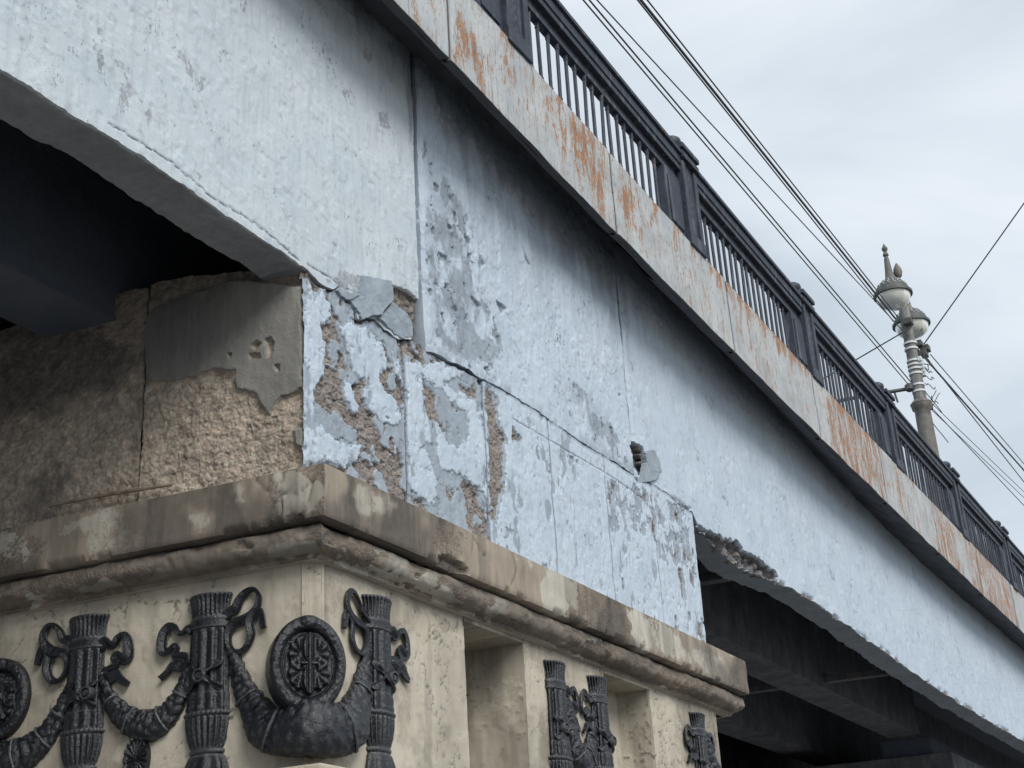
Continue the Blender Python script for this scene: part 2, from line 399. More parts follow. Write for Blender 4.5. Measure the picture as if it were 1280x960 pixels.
# ------------------------------------------------------------------ girders with relief
def girder(u0, u1, du_fn, dv, seed, mat, feats, end0=True, end1=True):
    us = [u0]
    while us[-1] < u1: us.append(us[-1]+du_fn(us[-1]))
    us[-1] = u1; us = np.array(us); n = len(us)
    vt = Zu(soff(us/S))+.03; vb = gbot(us)
    vb = vb+(fbm(us*3, us*0, 4, seed+3)-.5)*.05+(fbm(us*14, us*0, 3, seed+4)-.5)*.02
    m = int((vt-vb).max()/dv)+2
    t = np.linspace(0, 1, m)
    U = np.repeat(us[:, None], m, 1); V = vt[:, None]+(vb-vt)[:, None]*t[None]
    H, MK = feats(U, V, vt[:, None], vb[:, None])
    P = np.stack([U, -H, V], -1)
    # bottom sheet going inward then the back going up
    k = 9; yy = np.linspace(0, .325, k)[1:]
    Ub = np.repeat(us[:, None], k-1, 1); Yb = np.repeat(yy[None], n, 0)
    Zb = vb[:, None]+(fbm(Ub*2.2, Yb*3, 4, seed+8)-.5)*.05+(fbm(Ub*9, Yb*12, 3, seed+9)-.5)*.02
    Yb[:, -1] += (fbm(us*4, us*0, 4, seed+10)-.5)*.04
    Pb = np.stack([Ub, Yb, Zb], -1)
    top = np.stack([us, np.full(n, .325), vt], -1)[:, None]
    P = np.concatenate([P, Pb, top], 1)
    mb = np.zeros((n, k, 4)); mb[..., 1] = .8; mb[..., 2] = .22
    MK = np.concatenate([MK, mb], 1)
    def cap(Q, MQ, first):
        e = (Q[0] if first else Q[-1]).copy(); e[:, 1] = np.maximum(e[:, 1], .18); mm = (MQ[0] if first else MQ[-1]).copy(); mm[:, 2] = .8; mm[:, 0] = 0
        return e[None], mm[None]
    e0, m0 = cap(P, MK, True); e1, m1 = cap(P, MK, False)
    P = np.concatenate([e0, P, e1]); MK = np.concatenate([m0, MK, m1])
    return grid('girder', P, mat, bridge, MK, flip=True)

def pitting(U, V, seed, amt, dens=.5):
    a = fbm(U*16, V*9, 3, seed); b = fbm(U*.9, V*.7, 3, seed+1)
    p = ss(.0, .06, (.22+.22*b*dens)-a)
    return -p*.012*amt, p
# polygons for girder 1
G1hole = [uvR(p) for p in crop([(392, 160), (440, 165), (480, 180), (530, 220), (545, 250), (548, 330), (530, 362), (500, 360), (470, 300), (410, 232)], 340, 300, 2.8235)]
G1grey = [uvR(p) for p in [(383, 300), (420, 300), (452, 330), (478, 352), (490, 380), (478, 420), (430, 372), (383, 345)]]
crackA = [uvR(p) for p in crop([(225, 155), (290, 195), (350, 235), (430, 300), (500, 345), (560, 385), (620, 440)], 0, 60, 1.655)]
crackB = [uvR(p) for p in crop([(125, 85), (200, 130), (260, 170), (340, 215), (390, 245)], 340, 300, 2.8235)]
crackC = [uvR(p) for p in crop([(318, 128), (312, 160), (305, 185), (275, 210)], 340, 300, 2.8235)]
def f_g1(U, V, vt, vb):
    h, p = pitting(U, V, 11, .4, .55)
    h += (fbm(U*1.5, V*1.5, 4, 12)-.5)*.024+(fbm(U*22, V*22, 3, 13)-.5)*.003
    sc = (fbm(U*6+V*4, V*6, 4, 15)); h += ss(.60, .66, sc)*.004; h += ss(.60, .64, fbm(U*19, V*12, 3, 16))*.003
    hole = psd(U+(fbm(U*18, V*18, 3, 14)-.5)*.05, V, G1hole); hm = ss(-.006, .012, hole)
    f1, f2, c = worley(U*22, V*22, 3); h += hm*(-.06+.03*c-.02*f1)
    ck = np.minimum(np.minimum(lined(U, V+(fbm(U*20, V*0, 3, 20)-.5)*.03, crackA), lined(U, V, crackB)), lined(U, V, crackC))
    cm = np.exp(-(ck/.005)**2); h -= cm*.010
    jt = ss(.035, .0, np.abs(U-U.max())); h -= jt*.02
    R = np.clip(1-hm*1.2, 0, 1)
    R = R-ss(.60, .80, fbm(U*5, V*4, 5, 18)+(fbm(U*40, V*25, 3, 17)-.5)*.25)*.55
    sb = np.clip(1-(vt-V)/.55, 0, 1); soot_shade = ss(.45, 1.1, sb+(fbm(U*3, V*1.3, 4, 19)-.5)*.9)*.75  # soot plus the overhang's shade, painted darker towards the top
    # runs of dirt beside the joint
    soot_shade = np.maximum(soot_shade, ss(.55, .05, (U.max()-U))*ss(.5, .66, fbm(U*9, V*1.2, 4, 24))*ss(.9, .2, (V.max()-V)/2.2)*.55)
    B = np.maximum(soot_shade, np.maximum(cm*.85, hm*ss(.3, .8, f1)*.4))
    gy = ss(-.05, .03, psd(U, V, G1grey)); R = R-gy*.55*ss(.4, .6, fbm(U*5+2, V*9, 4, 23))
    return h, np.stack([R, np.clip(1-hm*1.5, 0, 1), B, np.full(U.shape, .42)+.3*(fbm(U*.7, V*.7, 2, 30)-.5)], -1)
G2grey = [uvR(p) for p in [(533, 180), (560, 215), (578, 250), (592, 300), (600, 350), (622, 400), (630, 440), (612, 468), (560, 445), (538, 425)]]
G2g2 = [uvR(p) for p in [(700, 470), (745, 500), (770, 540), (792, 590), (770, 585), (735, 540)]]
flakes2 = [[uvR(q) for q in crop(a, 340, 300, 2.8235)] for a in ([(590, 40), (625, 60), (630, 80), (600, 70)], [(740, 50), (752, 85), (735, 100), (725, 80)], [(880, 10), (900, 60), (915, 90), (895, 70)], [(700, 195), (740, 230), (725, 245)], [(790, 210), (830, 240), (810, 260)])]
JH = [uvR(p) for p in crop([(528, 275), (545, 262), (580, 285), (590, 330), (585, 385), (560, 372), (545, 330)], 600, 460, 2.825)]
def f_g2(U, V, vt, vb):
    h, p = pitting(U, V, 31, .8, .45)
    h += (fbm(U*1.3, V*1.3, 4, 32)-.5)*.035+(fbm(U*20, V*20, 3, 33)-.5)*.006
    h += ss(.58, .61, fbm(U*5, V*3, 4, 35))*.007+ss(.55, .60, fbm(U*19, V*12, 3, 39))*.004
    w_ = (fbm(U*5, V*5, 4, 36)-.5)*.35
    g = np.maximum(ss(-.14, .12, psd(U, V, G2grey)+w_*.6), ss(-.06, .08, psd(U, V, G2g2)+w_)*.8)
    fl = np.zeros(U.shape)
    for q in flakes2: fl = np.maximum(fl, ss(-.006, .008, psd(U+(fbm(U*30, V*30, 2, 5)-.5)*.03, V, q)))
    fl = np.maximum(fl, g*ss(.66, .69, fbm(U*11, V*7, 5, 38)))
    h -= fl*.022
    R = 1-g*(.30+.45*ss(.35, .6, fbm(U*8, V*5, 5, 37)))-fl*.9
    hh = psd(U+(fbm(U*30, V*30, 2, 5)-.5)*.04, V, JH); hm = ss(-.01, .01, hh); h -= hm*.09; R = R-hm; fl = np.maximum(fl, hm*.9)
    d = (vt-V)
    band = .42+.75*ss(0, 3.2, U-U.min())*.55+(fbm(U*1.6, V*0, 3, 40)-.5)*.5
    soot_shade = ss(band*1.25, band*.45, d+(fbm(U*7, V*2.5, 5, 41)-.5)*.7)*.60  # ragged soot band that also paints in shade below the deck overhang
    jt = ss(.05, 0, U-U.min()); R += jt*.4
    h -= ss(.03, 0, U-U.min())*.02+ss(.03, 0, U.max()-U)*.02
    runs = ss(.52, .68, fbm(U*6, V*.8, 4, 42))*ss(2.0, .2, d)*.38
    B = np.maximum(soot_shade, runs)
    B = np.maximum(B, fl*.35)
    lo = ss(.12, .0, V-vb)*ss(.45, .6, fbm(U*6, V*6, 3, 45))*.4
    return h, np.stack([R, np.clip(1-fl*.35, 0, 1), np.maximum(np.maximum(B, lo), g*.28*ss(.35, .6, fbm(U*7, V*3, 4, 47))+fl*.2), np.full(U.shape, .5)], -1)
G3brk = [uvR(p) for p in crop([(40, 50), (80, 75), (120, 95), (150, 110), (180, 108), (210, 150), (270, 180), (330, 230), (345, 262), (280, 240), (220, 215), (150, 165), (90, 110)], 860, 640, 3)]
def f_g3(U, V, vt, vb):
    far = ss(13, 30, U)
    h, p = pitting(U, V, 51, .5, .75)
    h += (fbm(U*.9, V*.9, 4, 52)-.5)*.045+(fbm(U*16, V*16, 3, 53)-.5)*.006
    h += ss(.60, .64, fbm(U*4, V*3, 4, 55))*.006
    b_ = psd(U+(fbm(U*12, V*12, 3, 56)-.5)*.12, V+(fbm(U*16, V*16, 3, 57)-.5)*.08, G3brk); jm = ss(-.01, .01, psd(U+(fbm(U*30, V*30, 2, 5)-.5)*.04, V, JH)); h -= jm*.09; bm = ss(-.02, .01, b_)
    f1, f2, c = worley(U*11, V*14, 6); h += bm*(-.12+.08*c-.04*f1)
    edge = ss(.07, .0, V-vb)*ss(.48, .62, fbm(U*4, V*8, 4, 58)); h -= edge*.03
    R = 1-bm*1.3-jm-edge-ss(.64, .84, fbm(U*7, V*3.5, 5, 60)+(fbm(U*40, V*25, 3, 17)-.5)*.25)*.6
    d = vt-V; soot_shade = ss(.55, .0, d+(fbm(U*2, V*1, 4, 61)-.5)*.25)*.35  # overhang shade painted as a soft gradient, mixed with some soot
    st = ss(1.0, .1, U-U.min())*ss(.45, .65, fbm(U*7, V*1.0, 4, 63))*ss(1.8, .4, d)*.35
    h -= ss(.03, 0, U-U.min())*.02
    return h, np.stack([R, np.clip(1-bm-edge*.6, 0, 1)*.9, np.maximum(np.maximum(soot_shade, st), np.maximum(jm*.8, bm*(.45+.4*f1))), .52+.5*(fbm(U*.5, V*.5, 2, 66)-.5)], -1)
J1 = onY(524, 200)[0]; J2 = onY(779, 430)[0]
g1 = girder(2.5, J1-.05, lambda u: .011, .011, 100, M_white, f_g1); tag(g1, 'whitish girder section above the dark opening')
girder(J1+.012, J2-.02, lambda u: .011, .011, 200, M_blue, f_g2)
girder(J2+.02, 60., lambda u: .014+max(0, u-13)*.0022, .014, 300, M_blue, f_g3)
far_l = MB().box((-40, .0, Zu(.902)), (2.48, .32, Zu(1.41))); far_l.build('girder', M_white, bridge)

# joint filler strip behind the girder joints
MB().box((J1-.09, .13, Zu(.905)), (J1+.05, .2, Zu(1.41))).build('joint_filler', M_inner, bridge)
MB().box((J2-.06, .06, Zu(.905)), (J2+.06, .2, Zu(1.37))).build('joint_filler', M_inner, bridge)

# ------------------------------------------------------------------ deck: fascia panels, soffit, slab, inner girders
YF = -.1*S
rust_px = [((575, 70), .35, .7), ((640, 70), .25, .45), ((700, 150), .25, .55), ((738, 205), .55, 1.0), ((722, 225), .2, .4), ((793, 262), .28, .8), ((815, 255), .25, .6), ((890, 330), .3, .6), ((912, 360), .25, .7), ((945, 410), .45, .95), ((965, 470), .35, .9), ((1000, 470), .35, .6), ((1050, 520), .5, .9), ((1120, 590), .4, .7), ((1165, 640), .4, .8), ((1240, 710), .6, .9), ((560, 40), .2, .5)]
rust = [(onY(p[0], p[1], -.1)[0], onY(p[0], p[1], -.1)[2], w_, a_) for p, w_, a_ in rust_px]
jx = [-8., -1., onY(561, 30, -.1)[0], onY(767, 240, -.1)[0]]
while jx[-1] < 58: jx.append(jx[-1]+ (jx[3]-jx[2]) * (1 if jx[-1] < 30 else 2))
for k in range(len(jx)-1):
    u0, u1 = jx[k]+.010, jx[k+1]-.010
    far = u0 > 25 or u1 < 6
    du = .3 if u1 < 4 else (.10 if far else .022)
    us = np.linspace(u0, u1, max(2, int((u1-u0)/du))); m = 42 if not far else 14
    T = np.linspace(0, 1, m); U = np.repeat(us[:, None], m, 1); top = Zu(ft(us/S)); bot = Zu(fb(us/S))
    bot = bot+(fbm(us*2, us*0, 3, 70)-.5)*.03
    V = top[:, None]+(bot-top)[:, None]*T[None]
    R = np.zeros(U.shape)
    for a, b, ww, am in rust: R = np.maximum(R, (am if a < 14 else am*.4)*np.exp(-((U-a+.15*np.sin(V*7+a))/(ww*.8))**2)*ss(-.75, .15, V-b)*ss(.75, .1, V-b))
    R = np.maximum(R, .75*ss(.30, 0, top[:, None]-V+(fbm(U*4, V*1.5, 4, 75)-.5)*.35)*ss(.38, .56, fbm(U*.9, V*0, 3, 71))*(.55+.45*ss(11, 16, U)))
    R = np.maximum(R, .62*ss(.42, .68, fbm(U*.8, V*.25, 3, 74)))
    H = (fbm(U*2, V*2, 3, 72)-.5)*.02+(fbm(U*15, V*12, 3, 73)-.5)*.006
    e = ss(.015, 0, U-u0)+ss(.015, 0, u1-U); H -= e*.008
    P = np.stack([U, YF-H, V], -1); MK = np.stack([R, R*0, e*.6, R*0+1], -1)
    lip = np.stack([us, np.full(len(us), YF+.004), bot-.003], -1)[:, None]
    bk = np.stack([us, np.full(len(us), YF+.09), bot+.02], -1)[:, None]
    bk2 = np.stack([us, np.full(len(us), YF+.09), Zu(fb(us/S))+.2], -1)[:, None]
    tp = np.stack([us, np.full(len(us), YF+.35), top+.004], -1)[:, None]
    z4 = np.zeros((len(us), 1, 4)); z4[..., 2] = .95
    P = np.concatenate([tp, P, lip, bk, bk2], 1); MK = np.concatenate([z4*0, MK, z4, z4, z4], 1)
    e0 = P[:1].copy(); e1 = P[-1:].copy(); e0[..., 1] = np.maximum(e0[..., 1], YF+.06); e1[..., 1] = np.maximum(e1[..., 1], YF+.06)
    P = np.concatenate([e0, P, e1]); MK = np.concatenate([MK[:1]*np.array([1, 1, 0, 1])+np.array([0, 0, .8, 0]), MK, MK[-1:]*np.array([1, 1, 0, 1])+np.array([0, 0, .8, 0])])
    grid('fascia_panel', P, M_fascia, bridge, MK, flip=True)
# cantilever soffit (sheet with slab above it)
def soffit(u0, u1, name, drop):
    us = np.concatenate([np.arange(u0, min(u1, 32), .05), np.arange(min(u1, 32), u1+.3, .3)]) if u1 > 3 else np.linspace(u0, u1, 40)
    us = us[us <= u1]; us[-1] = u1
    m = 24; y = np.linspace(YF+.05, .02, m); U = np.repeat(us[:, None], m, 1); Y = np.repeat(y[None], len(us), 0)
    t = (Y-Y[:, :1])/(Y[:, -1:]-Y[:, :1])
    zi = Zu(soff(us/S))[:, None]; zo = Zu(fb(us/S))[:, None]+.012
    if drop: Z = zo+(zi-zo)*ss(.0, 1., t)
    else: Z = zo+(zi-zo)*ss(0.0, .35, t)
    Z = Z+(fbm(U*2, Y*5, 4, 80)-.5)*.05+(fbm(U*9, Y*11, 3, 81)-.5)*.02
    P = np.stack([U, Y, Z], -1)
    up_ = P[:, -1:].copy(); up_[..., 2] = Zu(ft(us/S))[:, None]-.03; up0 = P[:, :1].copy(); up0[..., 2] = up_[..., 2]
    P = np.concatenate([up0, P, up_, up0], 1)
    grid(name, P, M_soffit, bridge)
soffit(-20, J2-.0, 'deck_overhang', False); soffit(J2+.005, 58, 'deck_overhang', True)
xs_ = [-40, -10, 0, 4, 6, 8, 10, 12, 15, 20, 30, 60]
ds = MB()
for a, b in zip(xs_[:-1], xs_[1:]):
    za, zb = Zu(float(ft(a/S)))-.03, Zu(float(ft(b/S)))-.03; zl = Zu(1.30)
    za = min(za, Zu(1.56)); zb = min(zb, Zu(1.56))
    ds.add([(a, .05, zl), (b, .05, zl), (b, 24, zl), (a, 24, zl), (a, .05, za), (b, .05, zb), (b, 24, zb), (a, 24, za)], BOXF)
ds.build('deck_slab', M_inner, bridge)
def rough_beam(u0, u1, y0, y1, zb, zt, nseg, mat, name, seed, sk=0.):
    us = np.linspace(u0, u1, nseg); prof = []
    for t in np.linspace(0, 1, 8): prof.append((y0, zt+(zb-zt)*t))
    for t in np.linspace(0, 1, 6)[1:]: prof.append((y0+(y1-y0)*t, zb))
    prof.append((y1, zt)); prof = np.array(prof); m = len(prof)
    U = np.repeat(us[:, None], m, 1); Y = np.repeat(prof[None, :, 0], nseg, 0); Z = np.repeat(prof[None, :, 1], nseg, 0)
    nn = (fbm(U*2+Y*7, Z*3+Y*5, 4, seed)-.5)*.05
    P = np.stack([U, Y+nn, Z+nn*.8], -1)
    e0 = P[:1].copy(); e1 = P[-1:].copy(); mid = (y0+y1)/2; e0[..., 1] = mid; e1[..., 1] = mid
    return grid(name, np.concatenate([e0, P, e1]), mat, bridge, flip=True)
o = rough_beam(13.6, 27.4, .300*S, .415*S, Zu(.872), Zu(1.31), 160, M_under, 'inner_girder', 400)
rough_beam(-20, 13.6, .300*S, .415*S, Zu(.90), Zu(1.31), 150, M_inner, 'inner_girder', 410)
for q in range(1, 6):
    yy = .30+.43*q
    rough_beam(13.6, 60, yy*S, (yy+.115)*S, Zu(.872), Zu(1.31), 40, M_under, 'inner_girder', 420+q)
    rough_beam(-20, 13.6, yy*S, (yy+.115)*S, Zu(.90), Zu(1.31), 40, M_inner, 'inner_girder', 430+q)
for x0 in (.55, -.75, 3.08, 4.42):
    for q in range(0, 5):
        ya, yb = (.07 if q == 0 else .42+.43*(q-1)), .30+.43*q
        c = math.cos(TH)/math.sin(TH)
        w_ = .085; z0, z1 = Zu(.888), Zu(.888)+.10
        vs = []
        for z in (z0, z1):
            for xx, yv in ((x0*S-w_, ya*S), (x0*S+w_, ya*S), (x0*S+w_, yb*S), (x0*S-w_, yb*S)): vs.append((xx+c*yv, yv, z))
        mesh('cross_beam', vs, BOXF, M_under, bridge, bevel=.01)

# ------------------------------------------------------------------ the pier
pier = empty('bridge_pier', (9.5, 1.5, 0), 'broad stone bridge pier with brown cornice and peeling blue upper wall', 'bridge pier')
ZC = Zu(.618)
joints = [383.5, 509, 608, 690, 763, 822, 878]
jpts = [((383, 335), (383, 577)), ((503, 425), (513, 620)), ((602, 474), (613, 650)), ((684, 525), (697, 700)), ((752, 572), (770, 732)), ((811, 600), (831, 768)), ((867, 643), (881, 795))]
JU = [uvR(a)[0]*.5+uvR(b)[0]*.5 for a, b in jpts]
z7 = lambda L_: [uvR(p) for p in crop(L_, 340, 300, 2.8235)]
z2 = lambda L_: [uvR(p) for p in crop(L_, 600, 460, 2.825)]
bluepoly = [z7([(118, 165), (150, 170), (185, 180), (200, 240), (205, 290), (175, 285), (188, 400), (185, 470), (150, 500), (152, 560), (140, 640), (118, 640)]),
            z7([(118, 590), (150, 590), (165, 640), (200, 690), (240, 720), (310, 728), (305, 775), (262, 800), (200, 775), (118, 790)]),
            z7([(232, 295), (275, 285), (330, 310), (370, 350), (395, 380), (402, 440), (375, 495), (420, 545), (452, 590), (450, 655), (395, 640), (370, 610), (340, 590), (318, 540), (345, 520), (335, 490), (290, 470), (270, 390)]),
            z7([(250, 490), (275, 500), (310, 590), (298, 612), (262, 565)]), z7([(430, 415), (460, 420), (460, 500), (440, 470)]),
            z7([(472, 440), (530, 440), (560, 430), (640, 445), (690, 470), (640, 490), (610, 500), (600, 530), (560, 500), (530, 470), (540, 600), (570, 700), (520, 730), (475, 690)]),
            z7([(600, 520), (640, 530), (715, 570), (720, 605), (680, 600), (620, 550)]),
            z7([(575, 640), (610, 700), (650, 730), (690, 715), (700, 640), (680, 610), (745, 600), (775, 940), (740, 880), (690, 845), (640, 820), (590, 790)]),
            z7([(480, 700), (520, 720), (560, 770), (580, 850), (570, 940), (490, 880)])]
greypoly = [z7([(590, 580), (680, 600), (710, 650), (690, 720), (640, 725), (620, 650)]), z7([(580, 790), (640, 810), (690, 850), (640, 890), (590, 860)]), z7([(150, 560), (240, 620), (310, 680), (300, 720), (200, 690), (150, 600)]),
            z7([(200, 195), (300, 290), (360, 285), (440, 350), (470, 420), (400, 370), (330, 305), (240, 285)])]
exp5 = [z2([(445, 385), (520, 420), (600, 430), (740, 530), (745, 690), (690, 690), (640, 620), (600, 600), (560, 590), (520, 570), (460, 555)]), z2([(545, 625), (570, 640), (572, 662), (550, 655)])]
exp3 = [z2([(22, 60), (60, 80), (70, 200), (95, 240), (90, 420), (60, 560), (35, 540)]), z2([(95, 560), (130, 570), (80, 600)])]
blue5 = [z2([(500, 440), (540, 440), (550, 500), (520, 470)]), z2([(620, 570), (650, 590), (650, 620), (625, 610)]), z2([(480, 560), (600, 640), (640, 700), (520, 620)])]
fine_l = [z7([(700, 450), (960, 620)]), z7([(745, 500), (960, 700)]), ]
FINE = [uvR((640, 523)), uvR((756, 591)), uvR((812, 628))]
def f_slab(k, U, V, vt):
    w1 = (fbm(U*14, V*14, 4, 500+k)-.5); Uw = U+w1*.10+(fbm(U*45, V*45, 3, 501+k)-.5)*.05; Vw = V+(fbm(U*14+9, V*14, 4, 520+k)-.5)*.10+(fbm(U*45, V*45+7, 3, 521+k)-.5)*.05
    f1, f2, c = worley(U*16, V*22, 540)
    f1b, _, c2 = worley(U*40, V*55, 545); stone = (c-.5)*.012-f1*.006+(c2-.5)*.010-f1b*.006+(fbm(U*9, V*9, 4, 541)-.5)*.024
    if k <= 1:
        b = np.full(U.shape, -9.); g = np.full(U.shape, -9.)
        for q in bluepoly: b = np.maximum(b, psd(Uw, Vw, q))
        for q in greypoly: g = np.maximum(g, psd(Uw, Vw, q))
        g = np.maximum(g, b+.02)
        gn = fbm(U*6, V*6, 4, 560); g = np.maximum(g, (gn-.56)*.5)
        if k == 1: g = np.maximum(g, .03*ss(.35, .55, gn)-.01)
    else:
        e = np.full(U.shape, -9.)
        for q in exp5+exp3: e = np.maximum(e, psd(Uw, Vw, q))
        for q in blue5: e = np.minimum(e, -psd(Uw, Vw, q))
        n = fbm(U*8, V*5, 4, 570+k)
        thr = {2: .70, 3: .78, 4: .70, 5: .66}[min(k, 5)]
        e2 = np.maximum(e*1.0+(n-.5)*.12, (n-thr)*.6)
        if k >= 4: e2 = np.where(e > -.04, np.minimum(e, .03)*.4+(fbm(U*13, V*8, 6, 571)-.545)*.16, e2)
        b = -e2; g = b+.035
    R = ss(-.012, .012, b); G = ss(-.012, .012, g)
    R = R-ss(.54, .74, fbm(U*9, V*4.5, 5, 588+k))*.7
    G = G-ss(.60, .72, fbm(U*13, V*9, 5, 598+k))*.45*(k < 2)
    h = stone*(1-G)+G*(.012+(fbm(U*20, V*20, 4, 580)-.5)*.010)+R*(.010+(fbm(U*7, V*5, 4, 581)-.5)*.016)
    hp, p = pitting(U, V, 590+k, .5, .35); h += hp*R
    rim = ss(.02, .0, np.abs(b))*.3*(b < 0)
    if k >= 2:
        fl_ = np.exp(-(lined(U, V+(fbm(U*4, U*0, 2, 3)-.5)*.01, FINE)/.006)**2); h -= fl_*.008; rim = np.maximum(rim, fl_*.5)
    B = rim*.8+(1-G)*ss(.35, .75, f1)*.35
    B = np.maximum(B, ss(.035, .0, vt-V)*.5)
    return h-.018, R, G, B
for k in range(6):
    u0, u1 = JU[k]+(.0 if k == 0 else .007), JU[k+1]-.007
    n = int((u1-u0)/.0075); us = np.linspace(u0, u1, n)
    vt = gbot(us)-.012-(fbm(us*9, us*0, 3, 600+k)-.5)*.012; m = int((vt.max()-ZC)/.0075)
    T = np.linspace(0, 1, m); U = np.repeat(us[:, None], m, 1); V = ZC+(vt-ZC)[:, None]*T[None]
    H, R, G, B = f_slab(k, U, V, vt[:, None])
    eg = np.maximum(ss(.012, 0, U-u0)*(k > 0), ss(.012, 0, u1-U)); H = H-eg*.01; B = np.maximum(B, eg*.55)
    P = np.stack([U, -H, V], -1); MK = np.stack([R, G, B, np.full(U.shape, .30)], -1)
    e0 = P[:1].copy(); e1 = P[-1:].copy()
    for e in (e0, e1): e[..., 1] += .1
    if k == 0: e0 = P[:1].copy(); e0[..., 1] += .012; e0[..., 0] -= .012
    t_ = P.copy()
    P = np.concatenate([e0, P, e1]); MK = np.concatenate([MK[:1], MK, MK[-1:]])
    tp = P[:, -1:].copy(); tp[..., 1] += .1; P = np.concatenate([P, tp], 1); MK = np.concatenate([MK, MK[:, -1:]], 1)
    grid('stone_slab', P, M_blue, pier, MK, flip=False)
# pale mortar fillet along the cornice shelf, and loose plates of plaster
def plate(name, poly, thick, y, mat, parent, tilt=(0, 0), n_edge=6, seed=1):
    """thin irregular plate on the y=0 face"""
    rnd = random.Random(seed); pts = []
    for a, b in zip(poly, poly[1:]+poly[:1]):
        for t in range(n_edge):
            f = t/n_edge; pts.append((a[0]+(b[0]-a[0])*f+rnd.uniform(-.006, .006), a[1]+(b[1]-a[1])*f+rnd.uniform(-.006, .006)))
    cx = sum(p[0] for p in pts)/len(pts); cz = sum(p[1] for p in pts)/len(pts); n = len(pts); V = []; Fc = []
    rings = (1., .96, .6, .25)
    for r, off in zip(rings, (0, 1, 1, 1)):
        for p in pts:
            x, z = cx+(p[0]-cx)*r, cz+(p[1]-cz)*r
            yy = y-off*thick-(tilt[0]*(x-cx)+tilt[1]*(z-cz))-(fbm(np.array([x*9]), np.array([z*9]), 3, seed)[0]-.5)*.02*off
            V.append((x, yy, z))
    V.append((cx, y-thick, cz))
    for i in range(n): V.append((pts[i][0], y+.03, pts[i][1]))
    for k in range(len(rings)-1):
        for i in range(n): j = (i+1) % n; Fc.append((k*n+i, k*n+j, (k+1)*n+j, (k+1)*n+i))
    L_ = (len(rings)-1)*n
    for i in range(n): j = (i+1) % n; Fc.append((L_+i, L_+j, len(rings)*n)); Fc.append((i, len(rings)*n+1+i, len(rings)*n+1+j, j))
    att = np.zeros((len(V), 4)); att[:, 0] = .46; att[:, 1] = .9; att[:n, 2] = .5; att[:, 3] = .2
    return mesh(name, V, Fc, mat, parent, attrs=att)
pl1 = plate('plaster_plate', z7([(312, 128), (395, 150), (408, 215), (370, 268), (345, 272), (308, 284), (290, 245), (268, 215), (300, 192)]), .03, -.005, M_lead, bridge, (.10, .05), seed=3); tag(pl1, 'cracked grey blue plate of plaster coming loose')
pl2 = plate('plaster_plate', z7([(412, 222), (440, 240), (470, 262), (492, 300), (496, 342), (450, 348), (405, 315), (368, 280)]), .02, .0, M_lead, bridge, (-.05, .08), seed=5)
pl3 = plate('plaster_plate', z7([(238, 165), (262, 190), (300, 196), (268, 214), (255, 212), (225, 180)]), .02, .0, M_lead, bridge, (.05, .05), seed=8)
# broken chunk at the joint
def rock(name, cpx, rx, rz, mat, parent, y=.0, seed=0, dy=.06):
    c = onY(cpx[0], cpx[1], y); mb = MB(); n, m = 18, 12; V = []; Fc = []
    for i in range(m+1):
        for j in range(n):
            ph = math.pi*i/m; th = 2*math.pi*j/n
            d = np.array([math.sin(ph)*math.cos(th), math.sin(ph)*math.sin(th), math.cos(ph)])
            r = 1+.5*(fbm(np.array([d[0]*1.6+seed]), np.array([d[2]*1.6+d[1]]), 3, seed)[0]-.5)
            V.append(c+d*np.array([rx, dy, rz])*r)
    for i in range(m):
        for j in range(n): Fc.append((i*n+j, (i+1)*n+j, (i+1)*n+(j+1) % n, i*n+(j+1) % n))
    return mesh(name, V, Fc, mat, parent)
M_frag = simple('fractured_grey_concrete', (.09, .085, .08), (.24, .21, .18), 22, .95, .03, 40)
rock('broken_mortar', (795, 562), .10, .030, M_frag, bridge, .014, 2, .05)
rock('broken_mortar', (798, 572), .08, .022, M_frag, bridge, .012, 4, .06)
rock('broken_mortar', (800, 582), .09, .030, M_frag, bridge, .014, 16, .06)
ck = plate('patch_mortar', z2([(572, 300), (598, 290), (616, 325), (628, 372), (612, 398), (585, 405), (560, 408), (552, 395), (572, 375), (580, 335)]), .028, -.002, M_lead, bridge, (.05, .06), seed=12)
tag(ck, 'pale patch of smooth mortar at the joint foot')

# left upper wall under the bridge
def PL(u, v, h, P0): # u towards the corner (negative inside)
    nn = np.array([-math.sin(TH), math.cos(TH), 0])
    return P0+(-UL)*u[..., None]+nn*h[..., None]+np.array([0, 0, 1.])*v[..., None]
# outward normal check: must face -x
lw = lambda L_, ox, oy, s: [uvL(p) for p in crop(L_, ox, oy, s)]
patchG = lw([(300, 560), (312, 540), (400, 505), (480, 480), (560, 486), (622, 495), (626, 700), (600, 716), (580, 722), (552, 755), (542, 740), (530, 716), (490, 706), (484, 668), (440, 665), (415, 672), (395, 682), (350, 690), (305, 690), (298, 620)], 0, 60, 1.655)
patchH = lw([(604, 790), (628, 785), (628, 830), (612, 822)], 0, 60, 1.655)
darkD = lw([(-20, 470), (60, 470), (150, 560), (220, 590), (240, 640), (200, 700), (120, 720), (60, 745), (-20, 755)], 0, 60, 1.655)
holes = [lw(q, 0, 60, 1.655) for q in ([(518, 615), (530, 605), (540, 612), (528, 625)], [(515, 632), (538, 632), (540, 642), (518, 642)], [(548, 602), (560, 598), (567, 610), (562, 640), (552, 640)], [(568, 655), (578, 655), (578, 670), (570, 668)], [(470, 632), (480, 632), (478, 640)])]
jl = uvL((176, 500))[0]
wall_top = np.array([(-30, Zu(.93)), (-2.5, Zu(.93)), (uvL((110, 378))[0], uvL((110, 372))[1]), (uvL((240, 345))[0], uvL((240, 343))[1]), (-.25, Zu(.915)), (0, Zu(.90))])
